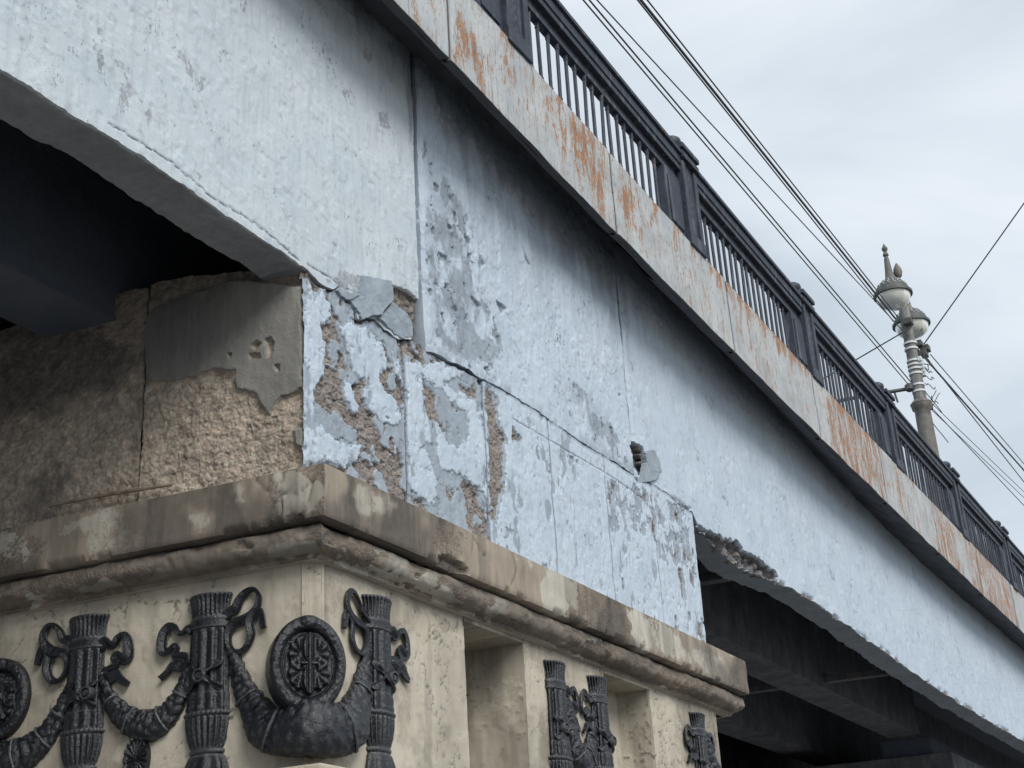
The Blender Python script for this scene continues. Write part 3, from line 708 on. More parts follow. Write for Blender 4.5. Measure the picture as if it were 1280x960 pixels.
def leftwall(u0, u1, seed, last, du=.008):
    n = int((u1-u0)/du); us = np.linspace(u0, u1, n); vt = np.interp(us, wall_top[:, 0], wall_top[:, 1])+(fbm(us*5, us*0, 4, seed)-.5)*.05
    m = int(1.6/du) if du < .02 else 60; T = np.linspace(0, 1, m); U = np.repeat(us[:, None], m, 1); V = ZC+(vt-ZC)[:, None]*T[None]
    Uw = U+(fbm(U*16, V*16, 3, seed+1)-.5)*.03; Vw = V+(fbm(U*16, V*16, 3, seed+2)-.5)*.03
    g = np.maximum(psd(Uw, Vw, patchG), psd(Uw, Vw, patchH)); hl = np.full(U.shape, -9.)
    for q in holes: hl = np.maximum(hl, psd(U, V, q))
    G = ss(-.008, .01, g)*(1-ss(-.005, .008, hl))
    f1, f2, c = worley(U*21+(fbm(U*9, V*9, 3, 2)-.5)*2, V*26, seed+3); g1_, _, c1 = worley(U*52+3, V*60, seed+4)
    stone = (c-.5)*.008-f1*.003+(c1-.5)*.007-g1_*.004+(fbm(U*5, V*5, 6, seed+5)-.5)*.05
    H = stone*(1-G)+G*(.028+(fbm(U*12, V*12, 4, seed+16)-.5)*.010+(fbm(U*4, V*4, 3, seed+6)-.5)*.012)
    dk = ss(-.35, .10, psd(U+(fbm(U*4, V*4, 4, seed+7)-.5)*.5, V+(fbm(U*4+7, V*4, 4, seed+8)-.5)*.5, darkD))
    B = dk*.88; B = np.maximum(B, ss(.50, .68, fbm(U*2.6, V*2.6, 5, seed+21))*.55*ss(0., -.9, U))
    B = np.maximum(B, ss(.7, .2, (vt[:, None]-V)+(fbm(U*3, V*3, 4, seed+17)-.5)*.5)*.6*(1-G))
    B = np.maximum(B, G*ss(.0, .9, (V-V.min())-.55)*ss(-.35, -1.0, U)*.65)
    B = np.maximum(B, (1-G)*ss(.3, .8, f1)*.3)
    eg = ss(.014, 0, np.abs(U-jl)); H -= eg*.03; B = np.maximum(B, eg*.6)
    ul = ss(.16, .15, V-V.min()+(fbm(U*3, V, 3, seed+11)-.5)*.05)*0
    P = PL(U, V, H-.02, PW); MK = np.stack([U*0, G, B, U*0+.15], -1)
    e0 = P[:1]+UL*0+np.array([.15, 0, 0]); tp = P[:, -1:]+np.array([.6, 0, .0])
    P = np.concatenate([P, tp], 1); MK = np.concatenate([MK, MK[:, -1:]], 1)
    e0 = P[:1]+np.array([.15, 0, 0]); P = np.concatenate([e0, P]); MK = np.concatenate([MK[:1], MK])
    return grid('stone_slab', P, M_rough, pier, MK, flip=False)
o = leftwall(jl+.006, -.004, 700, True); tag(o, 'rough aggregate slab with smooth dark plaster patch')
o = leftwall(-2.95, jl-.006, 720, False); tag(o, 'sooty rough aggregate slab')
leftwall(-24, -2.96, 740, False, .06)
# thin brown lath resting on the shelf
lp = [onL(*p, PB+np.array([-.1, -.1, 0])) for p in [(60, 633), (110, 622), (170, 612), (215, 606)]]
MB().tube([Vector(p) for p in lp], [.008, .014, .014, .008], 6).build('mortar_strip', M_rubble, pier)
# core of the pier above and below (hidden body)
c_ = math.cos(TH)/math.sin(TH)
def sk(x, y): return (x+c_*y, y)
def skbox(x0, x1, y0, y1, z0, z1):
    q = [sk(x0, y0), sk(x1, y0), sk(x1, y1), sk(x0, y1)]
    return [(a, b, z0) for a, b in q]+[(a, b, z1) for a, b in q]
XR = JU[6]
mesh('pier_core', skbox(PW[0]+.16, XR-.02, .12, 24, ZC-.3, Zu(.885)), BOXF, M_inner, pier)
# end face of the upper block
mesh('end_slab', skbox(XR-.1, XR-.003, .03, 24, ZC-.02, Zu(.885)+.03), BOXF, M_rough, pier)

# cornice: profile swept round the corner. profile in (projection, z) units
profc = [(-.2, .640), (.0, .626), (.036, .6185), (.040, .617), (.0405, .60), (.040, .58), (.0405, .556), (.039, .5525), (.030, .551), (.022, .5505)]
profm = [(.018, .5515), (.0235, .549), (.029, .545), (.0305, .538), (.0295, .530), (.026, .524), (.019, .5195), (.013, .5180), (.0105, .5170), (.0100, .5135), (.009, .512), (-.01, .5115)]
XE = 2.715*S
def sweep(name, prof, mat, feat, sub, seed, y_end=None):
    pr = []
    for a, b in zip(prof[:-1], prof[1:]):
        L_ = math.hypot(a[0]-b[0], a[1]-b[1])*S; k = max(1, int(L_/sub))
        for t in range(k): f = t/k; pr.append((a[0]+(b[0]-a[0])*f, a[1]+(b[1]-a[1])*f))
    pr.append(prof[-1]); pr = np.array(pr); d = pr[:, 0]*S; z = Zu(pr[:, 1]); m = len(pr)
    arc = np.concatenate([[0], np.cumsum(np.hypot(np.diff(d), np.diff(z)))])
    out = []
    # right side: u from corner to XE
    nR = np.array([0, -1., 0]); nL = np.array([-math.sin(TH), math.cos(TH), 0])
    cor = PB[None]+(-d[:, None])*(np.array([1., 0, 0])+UL)[None]/math.sin(TH)
    ax = np.concatenate([np.linspace(0, 1, 620)])
    endx = XE+(d-.2)*.55
    R_ = cor[None]*(1-ax[:, None, None]); 
    Rp = np.zeros((len(ax), m, 3)); Rp[..., 0] = cor[None, :, 0]+(endx-cor[:, 0])[None]*ax[:, None]; Rp[..., 1] = -d[None]; Rp[..., 2] = z[None]
    al = np.concatenate([np.linspace(0, 3.2, 340), np.linspace(3.3, 24, 60)])
    Lp = cor[None]+UL[None, None]*al[:, None, None]; Lp = Lp.copy(); Lp[..., 2] = z[None]
    for Q, nrm, right_ in ((Rp, nR, True), (Lp, nL, False)):
        u = Q[..., 0] if right_ else -np.linalg.norm(Q-np.array([PB[0], 0, 0]), axis=-1)*1.0
        u = Q[..., 0] if right_ else -(Q[..., 1])
        v = np.repeat(arc[None], len(Q), 0)
        H, MK = feat(u, v, Q[..., 2], right_, seed)
        if right_: fade = ss(0, .06, Q[..., 0]-cor[None, :, 0])
        else: fade = ss(0, .06, al)[:, None]*np.ones((1, m))
        H = H*fade
        Q += nrm[None, None]*H[..., None]; Q[..., 2] += H*0
        out.append((Q, MK))
    # left reversed + right
    P = np.concatenate([out[1][0][::-1], out[0][0][1:]]); MK = np.concatenate([out[1][1][::-1], out[0][1][1:]])
    # right end return
    e = P[-1:].copy(); e[..., 0] += .0; e[..., 1] = np.maximum(e[..., 1], .0)+.4; P = np.concatenate([P, e]); MK = np.concatenate([MK, MK[-1:]])
    return grid(name, P, mat, pier, MK, flip=True)
uvC = lambda p: (onY(p[0], p[1], -.04)[0], onY(p[0], p[1], -.04)[2])
PC = PB-(np.array([1., 0, 0])+UL)*.2/math.sin(TH)
uvCL = lambda p: (-(onL(p[0], p[1], PC)[1]), onL(p[0], p[1], PC)[2])
lightR = [[uvC(p) for p in q] for q in ([(676, 722), (700, 708), (722, 720), (728, 745), (726, 768), (700, 762), (672, 748)], [(778, 752), (800, 760), (830, 778), (850, 795), (862, 812), (865, 832), (840, 828), (815, 808), (795, 800), (783, 775)], [(642, 686), (668, 695), (668, 720), (648, 712)], [(440, 600), (470, 606), (500, 640), (470, 650), (445, 640)])]
lightL = [[uvCL(p) for p in q] for q in ([(333, 596), (372, 588), (400, 585), (402, 620), (370, 640), (350, 640), (335, 612)], [(275, 602), (300, 600), (318, 615), (310, 638), (290, 632)], [(232, 633), (260, 628), (272, 640), (266, 662), (236, 665)], [(75, 652), (110, 640), (133, 640), (130, 658), (90, 665)], [(-10, 660), (30, 660), (45, 690), (30, 712), (-10, 715)])]
crk = [[uvC(p) for p in q] for q in ([(548, 645), (552, 665), (560, 680), (558, 700)], [(590, 690), (592, 670), (600, 690), (612, 700)], [(640, 690), (646, 715), (640, 730)], [(545, 640), (548, 680)], [(493, 648), (496, 668)])]
crkL = [[uvCL(p) for p in q] for q in ([(318, 598), (330, 612), (350, 618), (375, 616), (392, 600)], [(350, 618), (352, 640)], [(335, 600), (345, 606), (355, 600), (352, 588)], [(392, 600), (385, 625), (372, 642)])]
brk = [uvC(p) for p in [(548, 696), (560, 694), (578, 704), (588, 716), (570, 718), (552, 708)]]
def f_corn(u, v, z, right_, seed):
    H = (fbm(u*1.5, v*2, 4, seed)-.5)*.016+(fbm(u*14, v*14, 4, seed+1)-.5)*.006
    L_ = np.full(u.shape, -9.); Ck = np.full(u.shape, 9.)
    if abs(z[0].min()) and z.max() > 0:
        pw = (fbm(u*9, z*9, 5, seed+2)-.5)*.22
        for q in (lightR if right_ else lightL): L_ = np.maximum(L_, psd(u+pw, z+pw*.7, q))
        for q in (crk if right_ else crkL): Ck = np.minimum(Ck, lined(u, z+(fbm(u*25, z*25, 2, 4)-.5)*.02, q))
    light = ss(-.04, .05, L_)*(.62+.5*(fbm(u*12, z*5, 4, 77)-.5))
    cm = np.exp(-(Ck/.008)**2)
    H -= cm*.012; H += light*.004
    st = fbm(u*.9, v*1.5, 4, seed+3); vs = fbm(u*7, v*.9, 4, seed+6)
    R = np.clip(light*.9+ss(.52, .72, fbm(u*2.2, v*2.2, 5, seed+4))*.55, 0, 1)
    G = .45+.5*ss(.36, .56, st)
    B = ss(.5, .66, fbm(u*1.4+5, v*1.2, 5, seed+5))*.8*(1-light)+ss(.50, .66, vs)*.42
    if not right_: B = B+.10*ss(0, -2, u)
    topedge = ss(.22, .0, np.abs(v-.78)); 
    B = np.maximum(B, cm*.7)
    if right_:
        b_ = ss(-.01, .015, psd(u+(fbm(u*20, z*20, 3, 8)-.5)*.04, z, brk)); H -= b_*.05; B = np.maximum(B, b_*.85); R *= 1-b_; G = G*(1-b_)
    # chipped lower arris
    ch = ss(.035, 0, np.abs(z-Zu(.5535)))*ss(.55, .66, fbm(u*5, v*0, 4, seed+9)); H -= ch*.03
    return H, np.stack([R, G, np.clip(B, 0, 1), u*0], -1)
def f_mold(u, v, z, right_, seed):
    H = (fbm(u*3, v*3, 4, seed)-.5)*.04+(fbm(u*10, v*14, 5, seed+1)-.5)*.035
    sp = fbm(u*2.2, v*3.5, 4, seed+2); sm = ss(.60, .64, sp); H -= sm*.018
    R = ss(.60, .70, fbm(u*3, v*5, 4, seed+3))*.9; G = ss(.45, .6, fbm(u*2, v*4, 4, seed+4))*(1-sm)
    B = ss(.30, .60, fbm(u*1.6, v*3, 5, seed+5))*.66
    B = np.maximum(B, ss(.20, .05, v)*.8)
    low = ss(.275, .30, v); B = B*(1-low)+low*.08; R = np.maximum(R*(1-sm), low*.7)
    return H*(1-low*.7), np.stack([R, G, B, u*0], -1)
sweep('cornice', profc, M_conc, f_corn, .018, 800)
sweep('cornice_moulding', profm, M_conc, f_mold, .012, 830)

# body below the cornice
ZB = Zu(.5118)
CH = .06                                       # chamfer legs (m)
bcr = [[uvR(p) for p in q] for q in ([(505, 900), (530, 880), (520, 910), (545, 935), (560, 950)], [(545, 800), (560, 815), (575, 800)], [(530, 760), (548, 790), (540, 830)], [(480, 870), (500, 860)])]
def f_body(U, V, seed, corner):
    H = (fbm(U*1.5, V*1.5, 4, seed)-.5)*.02+(fbm(U*18, V*18, 3, seed+1)-.5)*.005
    H += ss(.58, .62, fbm(U*4, V*4, 4, seed+2))*.003
    wv = fbm(U*4, V*4, 4, seed+3); cm = np.exp(-(np.abs(wv-.5)/.006)**2)*ss(.52, .6, fbm(U*1.3, V*1.3, 3, seed+8))
    wv2 = fbm(U*9, V*9, 4, seed+13); cm2 = np.exp(-(np.abs(wv2-.5)/.012)**2)*ss(.56, .64, fbm(U*1.1+9, V*1.1, 3, seed+14)); cm = np.maximum(cm, cm2*.8)
    H -= cm*.009
    R = 1-ss(.50, .66, fbm(U*1.6, V*1.2, 4, seed+4))*.65; G = R*0+.9
    B = cm*.9+ss(.50, .68, fbm(U*5, V*1.2, 5, seed+5))*.34+ss(.45, .7, fbm(U*1.2, V*.8, 4, seed+6))*.30+ss(.62, .7, fbm(U*9, V*9, 4, seed+9))*.2
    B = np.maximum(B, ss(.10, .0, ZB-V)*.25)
    return H, np.stack([R, G, B, U*0+.12], -1)
n1x, n1y, n2x, n2y = 1.694*S, 1.866*S, 2.138*S, 2.317*S; NZ = Zu(.506)
vs_ = np.concatenate([np.linspace(ZB, ZB-1.7, 150), np.linspace(ZB-1.8, 0, 16)])
def bodyface(us, seed, frame, name, lab=None, ztop=None, zbot=None):
    v_ = vs_ if ztop is None else vs_
    U = np.repeat(us[:, None], len(v_), 1); V = np.repeat(v_[None], len(us), 0)
    H, MK = f_body(U, V, seed, None)
    if frame == 'R': P = np.stack([U, -H, V], -1)
    else: P = PL(U, V, H, PB)
    e0 = P[:1].copy(); e1 = P[-1:].copy()
    if frame == 'R':
        for e in (e0, e1): e[..., 1] += .28
        P = np.concatenate([e0, P, e1]); MK = np.concatenate([MK[:1], MK, MK[-1:]])
    o = grid(name, P, M_body, pier, MK, flip=True)
    if lab: tag(o, lab)
    return o
bodyface(np.linspace(PB[0]+CH, n1x, 140), 900, 'R', 'body_panel')
bodyface(np.arange(n1y, n2x+.001, .014), 910, 'R', 'body_panel')
bodyface(np.arange(n2y, 2.625*S, .016), 920, 'R', 'body_panel')
P_ = bodyface(np.concatenate([np.linspace(-24, -2.7, 80), np.linspace(-2.68, -CH, 220)]), 930, 'L', 'body_panel')
# chamfer strip at the corner
a_ = np.array([PB[0]+CH, 0]); b_ = np.array([PB[0], 0])+UL[:2]*CH
T = np.linspace(0, 1, 8); U = np.repeat(T[:, None], len(vs_), 1)*.09+7; V = np.repeat(vs_[None], 8, 0); H, MK = f_body(U, V, 940, None)
P = np.zeros((8, len(vs_), 3)); T2 = np.linspace(-.25, 1.25, 8); P[..., 0] = (b_[0]+(a_[0]-b_[0])*T2)[:, None]; P[..., 1] = (b_[1]+(a_[1]-b_[1])*T2)[:, None]-(.004-.03*np.maximum(0, np.abs(T2-.5)-.5))[:, None]; P[..., 2] = V
MK[..., 0] = np.where(fbm(U*3, V*3, 3, 4) > .45, .3, .8)
grid('corner_arris', P, M_body, pier, MK, flip=True)
# niches: lintel strip, recess back
for (a, b, dp, sd_) in ((n1x, n1y, .60, 950), (n2x, n2y, .30, 960)):
    us = np.linspace(a+.002, b-.002, 40); v_ = np.linspace(ZB, NZ, 6); U = np.repeat(us[:, None], 6, 1); V = np.repeat(v_[None], 40, 0)
    H, MK = f_body(U, V, sd_, None); P = np.stack([U, -H, V], -1)
    u2 = P[:, -1:].copy(); u2[..., 1] = dp
    P = np.concatenate([P, u2], 1); mk2 = MK[:, -1:].copy(); mk2[..., 2] = .35; MK = np.concatenate([MK, mk2], 1)
    grid('niche_lintel', P, M_body, pier, MK, flip=True)
    # far jamb and back wall as one recess lining
    y = np.linspace(0.02, dp, 22); v2 = np.concatenate([np.linspace(NZ, NZ-1.6, 100), np.linspace(NZ-1.7, 0, 10)])
    pts = [(b-.0+0*yy, yy) for yy in y]+[(x, dp) for x in np.linspace(b, a, 24)[1:]]+[(a, yy) for yy in y[::-1][1:]]
    pts = np.array([[p[0]+c_*p[1]*.9, p[1]] for p in pts]); n = len(pts)
    arc = np.concatenate([[0], np.cumsum(np.hypot(*np.diff(pts, axis=0).T))])
    U = np.repeat(arc[:, None], len(v2), 1); V = np.repeat(v2[None], n, 0); H, MK = f_body(U+sd_, V, sd_+3, None)
    MK[..., 2] = np.maximum(MK[..., 2], ss(.4, .65, fbm(U*8, V*1.2, 4, sd_+7))*.45)
    MK[..., 0] *= .75
    P = np.zeros((n, len(v2), 3)); P[..., 0] = pts[:, None, 0]; P[..., 1] = pts[:, None, 1]+H*0; P[..., 2] = V; P[..., 0] += H
    grid('niche_recess', P, M_body, pier, MK, flip=True)
mesh('pier_core', skbox(PB[0]+.3, 2.62*S, .66, 24, 0, ZB+.2), BOXF, M_inner, pier)
mesh('end_slab', skbox(2.60*S, 2.625*S-.004, .1, 24, 0, ZB+.2), BOXF, M_rough, pier)
mesh('shelf_bed', skbox(PB[0]-.02, XR+.3, .01, 24, Zu(.552), Zu(.617)), BOXF, M_conc, pier)

# ------------------------------------------------------------------ second pier in the distance
p2 = empty('far_bridge_pier', (28, 2, 0), 'dim brown second pier carrying the bridge at the far end of the dark span', 'bridge pier')
mesh('wall', skbox(5.52*S, 6.9*S, .2*S, 24, 0, Zu(.80)), BOXF, M_under, p2, bevel=.02)
mesh('bearing_block', skbox(5.54*S, 6.8*S, .27*S, .45*S, Zu(.80)+.002, Zu(.872)-.03), BOXF, M_inner, p2, bevel=.02)

# ------------------------------------------------------------------ cast iron ornaments
PXM = .00527                                   # metres per photo pixel on the short face near the corner
def flute_lathe(name, prof, n, flute, parent, mat, depth=.62, c=(0, 0)):
    """prof: (r, z, flute amplitude, flute count, kind) local x right, y outward(-) , z up"""
    T = np.linspace(0, 2*math.pi, n, endpoint=False); m = len(prof)
    P = np.zeros((n+1, m, 3))
    for j, (r, z, fa, fc) in enumerate(prof):
        rr = r*(1+fa*np.cos(T*fc)) if fa >= 0 else r*(1+(-fa)*np.abs(np.cos(T*fc/2)))
        P[:n, j, 0] = c[0]+1.09*rr*np.cos(T); P[:n, j, 1] = -depth*rr*np.sin(T); P[:n, j, 2] = z+c[1]
    P[n] = P[0]
    top = P[:, :1].copy(); top[..., 0] = c[0]; top[..., 1] = 0; bot = P[:, -1:].copy(); bot[..., 0] = c[0]; bot[..., 1] = 0
    P = np.concatenate([top, P, bot], 1)
    return grid(name, P, mat, parent, local=True, flip=False)
def subdiv_prof(pr, step=.008):
    out = []
    for a, b in zip(pr[:-1], pr[1:]):
        k = max(1, int(abs(a[1]-b[1])/step))
        for t in range(k): f = t/k; out.append((a[0]+(b[0]-a[0])*f, a[1]+(b[1]-a[1])*f, a[2]+(b[2]-a[2])*f, a[3]))
    out.append(pr[-1]); return out
q = PXM
def ribbon(name, pts, width, parent, twist=0., y0=-.03, thick=.008):
    """flat ribbon following a path in the wall plane; px offsets (x right, y down) with optional out offset"""
    C_ = catmull([(p[0]*q, -p[1]*q, p[2]*q if len(p) > 2 else 0) for p in pts], 7)
    n = len(C_); V = []; Fc = []
    for i in range(n):
        t = C_[min(i+1, n-1)]-C_[max(i-1, 0)]; L_ = math.hypot(t[0], t[1]) or 1; nx, nz = -t[1]/L_, t[0]/L_
        ph = i/n*9+twist; wd = width*(.75+.25*math.sin(ph*1.7)); lift = .010*math.sin(ph)
        x, z, o = C_[i]
        sec = [(-.5, 0), (-.42, 1), (-.15, .72), (.15, .72), (.42, 1), (.5, 0), (.3, -2.4), (-.3, -2.4)]
        for a, h in sec:
            V.append((x+nx*wd*a, y0-o-lift*(1 if a > 0 else -1)-thick*h, z+nz*wd*a))
    for i in range(n-1):
        for k in range(8): Fc.append((i*8+k, i*8+(k+1) % 8, (i+1)*8+(k+1) % 8, (i+1)*8+k))
    Fc.append(tuple(range(8))[::-1]); Fc.append(tuple((n-1)*8+k for k in range(8)))
    o = mesh(name, V, Fc, M_iron, parent, True, True)
    for p in o.data.polygons: p.use_smooth = len(p.vertices) == 4
    return o
RIBBON_R = [[(18, 32), (27, 26), (36, 22), (41, 13), (50, 5), (60, 4), (66.5, 13), (64, 25), (55, 34), (44, 38), (33, 41), (27, 50), (28.6, 64), (38, 73), (50, 70), (57, 56), (55, 42), (61, 32), (69, 33), (73, 50)]]
RIBBON_L = [[(-20, 40), (-28, 36), (-36, 41), (-42, 38), (-45, 33), (-54, 31), (-61, 40), (-62, 56), (-55, 60), (-46, 54), (-41, 58), (-46, 66), (-36, 68), (-28, 72), (-36, 80), (-47, 77), (-54, 84), (-63, 90)]]
def make_torch(loc, rot, label, bows='LR', variant=0, group='cast iron torches on the pier'):
    t = empty('torch_ornament', loc, label, 'ornament', group, rot)
    col_prof = subdiv_prof([(.112, -.062, -.0, 1), (.112, -.30, 0, 1)])
    # collar top (crenellated rim)
    cp = [(.100, .0, .0, 26), (.132, -.004, .0, 26), (.135, -.012, .0, 26), (.134, -.018, .035, 26), (.126, -.030, .07, 26), (.120, -.055, .07, 26), (.117, -.085, .05, 26), (.116, -.140, .03, 22), (.116, -.150, 0, 22)]
    flute_lathe('collar', subdiv_prof(cp, .006), 208, 0, t, M_iron)
    bp = [(.112, -.148, 0, 1), (.126, -.150, 0, 1), (.129, -.158, 0, 1), (.124, -.172, 0, 1), (.124, -.195, 0, 1), (.128, -.207, 0, 1), (.125, -.214, 0, 1), (.112, -.217, 0, 1)]
    flute_lathe('strap_band', bp, 48, 0, t, M_iron)
    sp = [(.110, -.215, .0, 11), (.112, -.225, .10, 11), (.117, -.56, .10, 11), (.119, -.60, .06, 11), (.119, -.61, 0, 11)]
    flute_lathe('fluted_shaft', subdiv_prof(sp, .02), 196, 0, t, M_iron)
    lp_ = [(.112, -.600, .03, 11), (.121, -.605, .06, 11), (.126, -.63, .08, 11), (.124, -.67, .08, 11), (.128, -.69, .10, 11), (.125, -.72, .04, 22)]
    flute_lathe('leaf_ring', subdiv_prof(lp_, .008), 176, 0, t, M_iron)
    rp_ = [(.12, -.715, 0, 1), (.142, -.718, .02, 30), (.147, -.728, .03, 30), (.142, -.738, .02, 30), (.126, -.745, 0, 1)]
    flute_lathe('ring', rp_, 180, 0, t, M_iron)
    cu = [(.124, -.742, .02, 22), (.134, -.752, .05, 22), (.131, -.80, .06, 22), (.118, -.87, .06, 22), (.102, -.92, .04, 22), (.094, -.935, 0, 22)]
    flute_lathe('cup', subdiv_prof(cu, .01), 198, 0, t, M_iron)
    r2 = [(.09, -.930, 0, 1), (.107, -.936, 0, 1), (.111, -.948, 0, 1), (.106, -.958, 0, 1), (.095, -.962, 0, 1)]
    flute_lathe('lower_ring', r2, 60, 0, t, M_iron)
    be = [(.094, -.960, .02, 9), (.110, -.98, .05, 9), (.128, -1.03, .07, 9), (.138, -1.09, .08, 9), (.140, -1.16, .05, 9), (.12, -1.24, .02, 9), (.09, -1.30, 0, 9), (.075, -1.5, 0, 9), (.055, -1.9, 0, 9)]
    flute_lathe('acanthus_base', subdiv_prof(be, .012), 162, 0, t, M_iron)
    # crossing straps and rosette
    for sgn in (1, -1):
        pts = []
        for k in range(15):
            f = k/14; x = sgn*(-.108+.216*f); yd = -.074*math.sqrt(max(0, 1-(x/.132)**2))-.010; x *= 1.06
            pts.append((x/q, (0.43+.16*f)/q, -yd/q))
        ribbon('cross_strap', pts, .045, t, y0=0.0, thick=.005)
    prr = [(0.001, -.018), (.016, -.018), (.020, -.010), (.027, -.010), (.031, -.020), (.038, -.020), (.043, -.008), (.047, .0)]
    V = []; Fc = []; n = 36; rx = -.018 if variant == 0 else .07
    for (r, yy) in prr:
        for k in range(n):
            a = 2*math.pi*k/n; V.append((rx+r*math.cos(a), -.080+yy*1.0, -.505+r*math.sin(a)))
    for i in range(len(prr)-1):
        for k in range(n): Fc.append((i*n+k, (i+1)*n+k, (i+1)*n+(k+1) % n, i*n+(k+1) % n))
    for k in range(n):
        a = 2*math.pi*k/n; V.append((rx+.047*math.cos(a), 0, -.505+.047*math.sin(a)))
    i = len(prr)-1
    for k in range(n): Fc.append((i*n+k, (i+1)*n+k, (i+1)*n+(k+1) % n, i*n+(k+1) % n))
    mesh('rosette', V, Fc, M_iron, t, True, True)
    if 'R' in bows: ribbon('ribbon_bow', RIBBON_R[0], .062, t, 0.3)
    if 'L' in bows: ribbon('ribbon_bow', RIBBON_L[0], .068, t, 1.3)
    if 'r' in bows: ribbon('ribbon_bow', [(-x, y) for x, y in RIBBON_L[0]], .072, t, .8)
    if 'l' in bows: ribbon('ribbon_bow', [(-x*.95, y) for x, y in RIBBON_R[0]], .068, t, .8)
    return t
nLv = np.array([-math.sin(TH), math.cos(TH), 0])
ROTR = np.eye(3)                               # local x=+X, outward=-y
ROTL = np.stack([-UL, -nLv, np.array([0, 0, 1.])], 1)   # local y = -outward
def onwall(p, side): return onY(*p) if side == 'R' else onL(*p, PB)
ZT = Zu(.492)
def torch_at(px, side, label, bows, variant=0):
    P = onwall(px, side); P = P.copy(); P[2] = ZT
    return make_torch(P, ROTR if side == 'R' else ROTL, label, bows, variant)
torch_at((265, 742), 'L', 'black cast iron torch left of the round medallion, ribbon bows both sides', 'LR')
torch_at((113, 770), 'L', 'black cast iron torch nearest the left end, beside the small oval rosette', 'rl', 1)
torch_at((468, 747), 'R', 'black cast iron torch right of the round medallion, in front of the first niche', 'rl', 1)
torch_at((690, 825), 'R', 'black cast iron torch directly right of the first niche', 'r')
torch_at((743, 845), 'R', 'black cast iron torch directly left of the second niche', 'L', 1)
torch_at((868, 893), 'R', 'black cast iron torch at the far right end of the pier', 'Lr')
t_ = np.array(onY(868, 893)); dpair = 2.087-1.936
# garlands
def garland(pts3, radii, nrm, label, seed, group='cast iron garlands on the pier', name='garland_ornament', wrap=None):
    """pts3 world points on the wall, nrm outward normals per point"""
    C_ = catmull(pts3, 22); R_ = catmull([(r, 0, 0) for r in radii], 22)[:, 0]; NN = catmull(nrm, 22)
    n = len(C_); k = 72; t = empty(name, tuple(C_[n//2]), label, 'ornament', group)
    P = np.zeros((n, k+1, 3)); s = np.concatenate([[0], np.cumsum(np.linalg.norm(np.diff(C_, axis=0), axis=1))])
    for i in range(n):
        tg = C_[min(i+1, n-1)]-C_[max(i-1, 0)]; tg /= np.linalg.norm(tg); nn = NN[i]/np.linalg.norm(NN[i]); sd_ = np.cross(tg, nn); sd_ /= np.linalg.norm(sd_)
        for j in range(k+1):
            a = 2*math.pi*j/k; r = R_[i]
            P[i, j] = C_[i]+sd_*(r*math.cos(a))+nn*(r*.62*math.sin(a)+.012)
    Sg = np.repeat(s[:, None], k+1, 1); A = np.repeat((np.arange(k+1)/k*2*math.pi)[None], n, 0)
    ca = np.cos(A); sa = np.sin(A)
    f1, f2, c = worley(Sg*24+sa*R_[:, None]*12, A*R_[:, None]*15, seed)
    mid_ = np.exp(-((Sg/s[-1]-.5)/.10)**2)*(1 if R_.max() > .15 else 0)
    lump = ((.5-f1)*.018+(fbm(Sg*30, A*4*R_[:, None]*10, 3, seed)-.5)*.010+(c-.5)*.006)*(1-mid_*.3)+mid_*.008*np.abs(np.cos(Sg*42))
    band = np.exp(-(((Sg-s[-1]*.5)/(.035))**2))*.006
    cen = np.repeat(C_[:, None], k+1, 1); d = P-cen; L_ = np.linalg.norm(d, axis=-1, keepdims=True)+1e-6
    P = P+d/L_*(lump*(sa > -.3))[..., None]
    P[0] = C_[0]; P[-1] = C_[-1]
    P[:, -1] = P[:, 0]
    grid('leaf_bundle', P, M_iron, t, flip=False)
    # binding straps
    for f in (.2, .38, .62, .8):
        i = int(n*f); mb = MB(); pts = []
        for j in range(3, 35, 2): pts.append(tuple(P[i, j]+(P[i, j]-C_[i])*.05))
        mb.tube(pts, .009, 6).build('binding', M_iron, t, smooth=True)
    return t
def gL(p, off=0): return onL(*p, PB)+nLv*off
def gR(p, off=0): return onY(*p)+np.array([0, -off, 0])
nR_ = np.array([0, -1., 0]); nB = (nLv+nR_); nB /= np.linalg.norm(nB)
garland([gL((292, 812)), gL((303, 852)), gL((320, 886)), gL((345, 912), .05), onL(383, 914, PB)+nB*.09, gR((420, 912), .06), gR((440, 880), .03), gR((452, 845)), gR((459, 812))],
        [.03, .060, .095, .135, .160, .145, .105, .070, .035], [nLv, nLv, nLv, nLv+nB, nB, nB+nR_, nR_, nR_, nR_], 'thick black garland hanging below the round medallion on the corner', 3)
garland([gL((128, 842)), gL((137, 872)), gL((158, 897)), gL((186, 908)), gL((212, 893)), gL((230, 862)), gL((240, 826))], [.028, .05, .075, .095, .075, .05, .028], [nLv]*7, 'black garland between the two left torches', 5)
garland([gL((88, 862)), gL((76, 893)), gL((55, 925)), gL((28, 945)), gL((-5, 955)), gL((-40, 948))], [.035, .06, .085, .11, .14, .16], [nLv]*6, 'black garland running off the left edge below the cut off medallion', 7)
garland([gR((706, 872)), gR((711, 905)), gR((717, 935)), gR((726, 952)), gR((733, 942)), gR((738, 918)), gR((741, 888))], [.035, .06, .09, .11, .09, .06, .035], [nR_]*7, 'small foreshortened black garland between the two torches right of the first niche', 9)
garland([gR((879, 915)), gR((885, 940)), gR((892, 965)), gR((899, 978))], [.035, .06, .09, .11], [nR_]*4, 'black garland dropping from the torch at the far right end', 11)
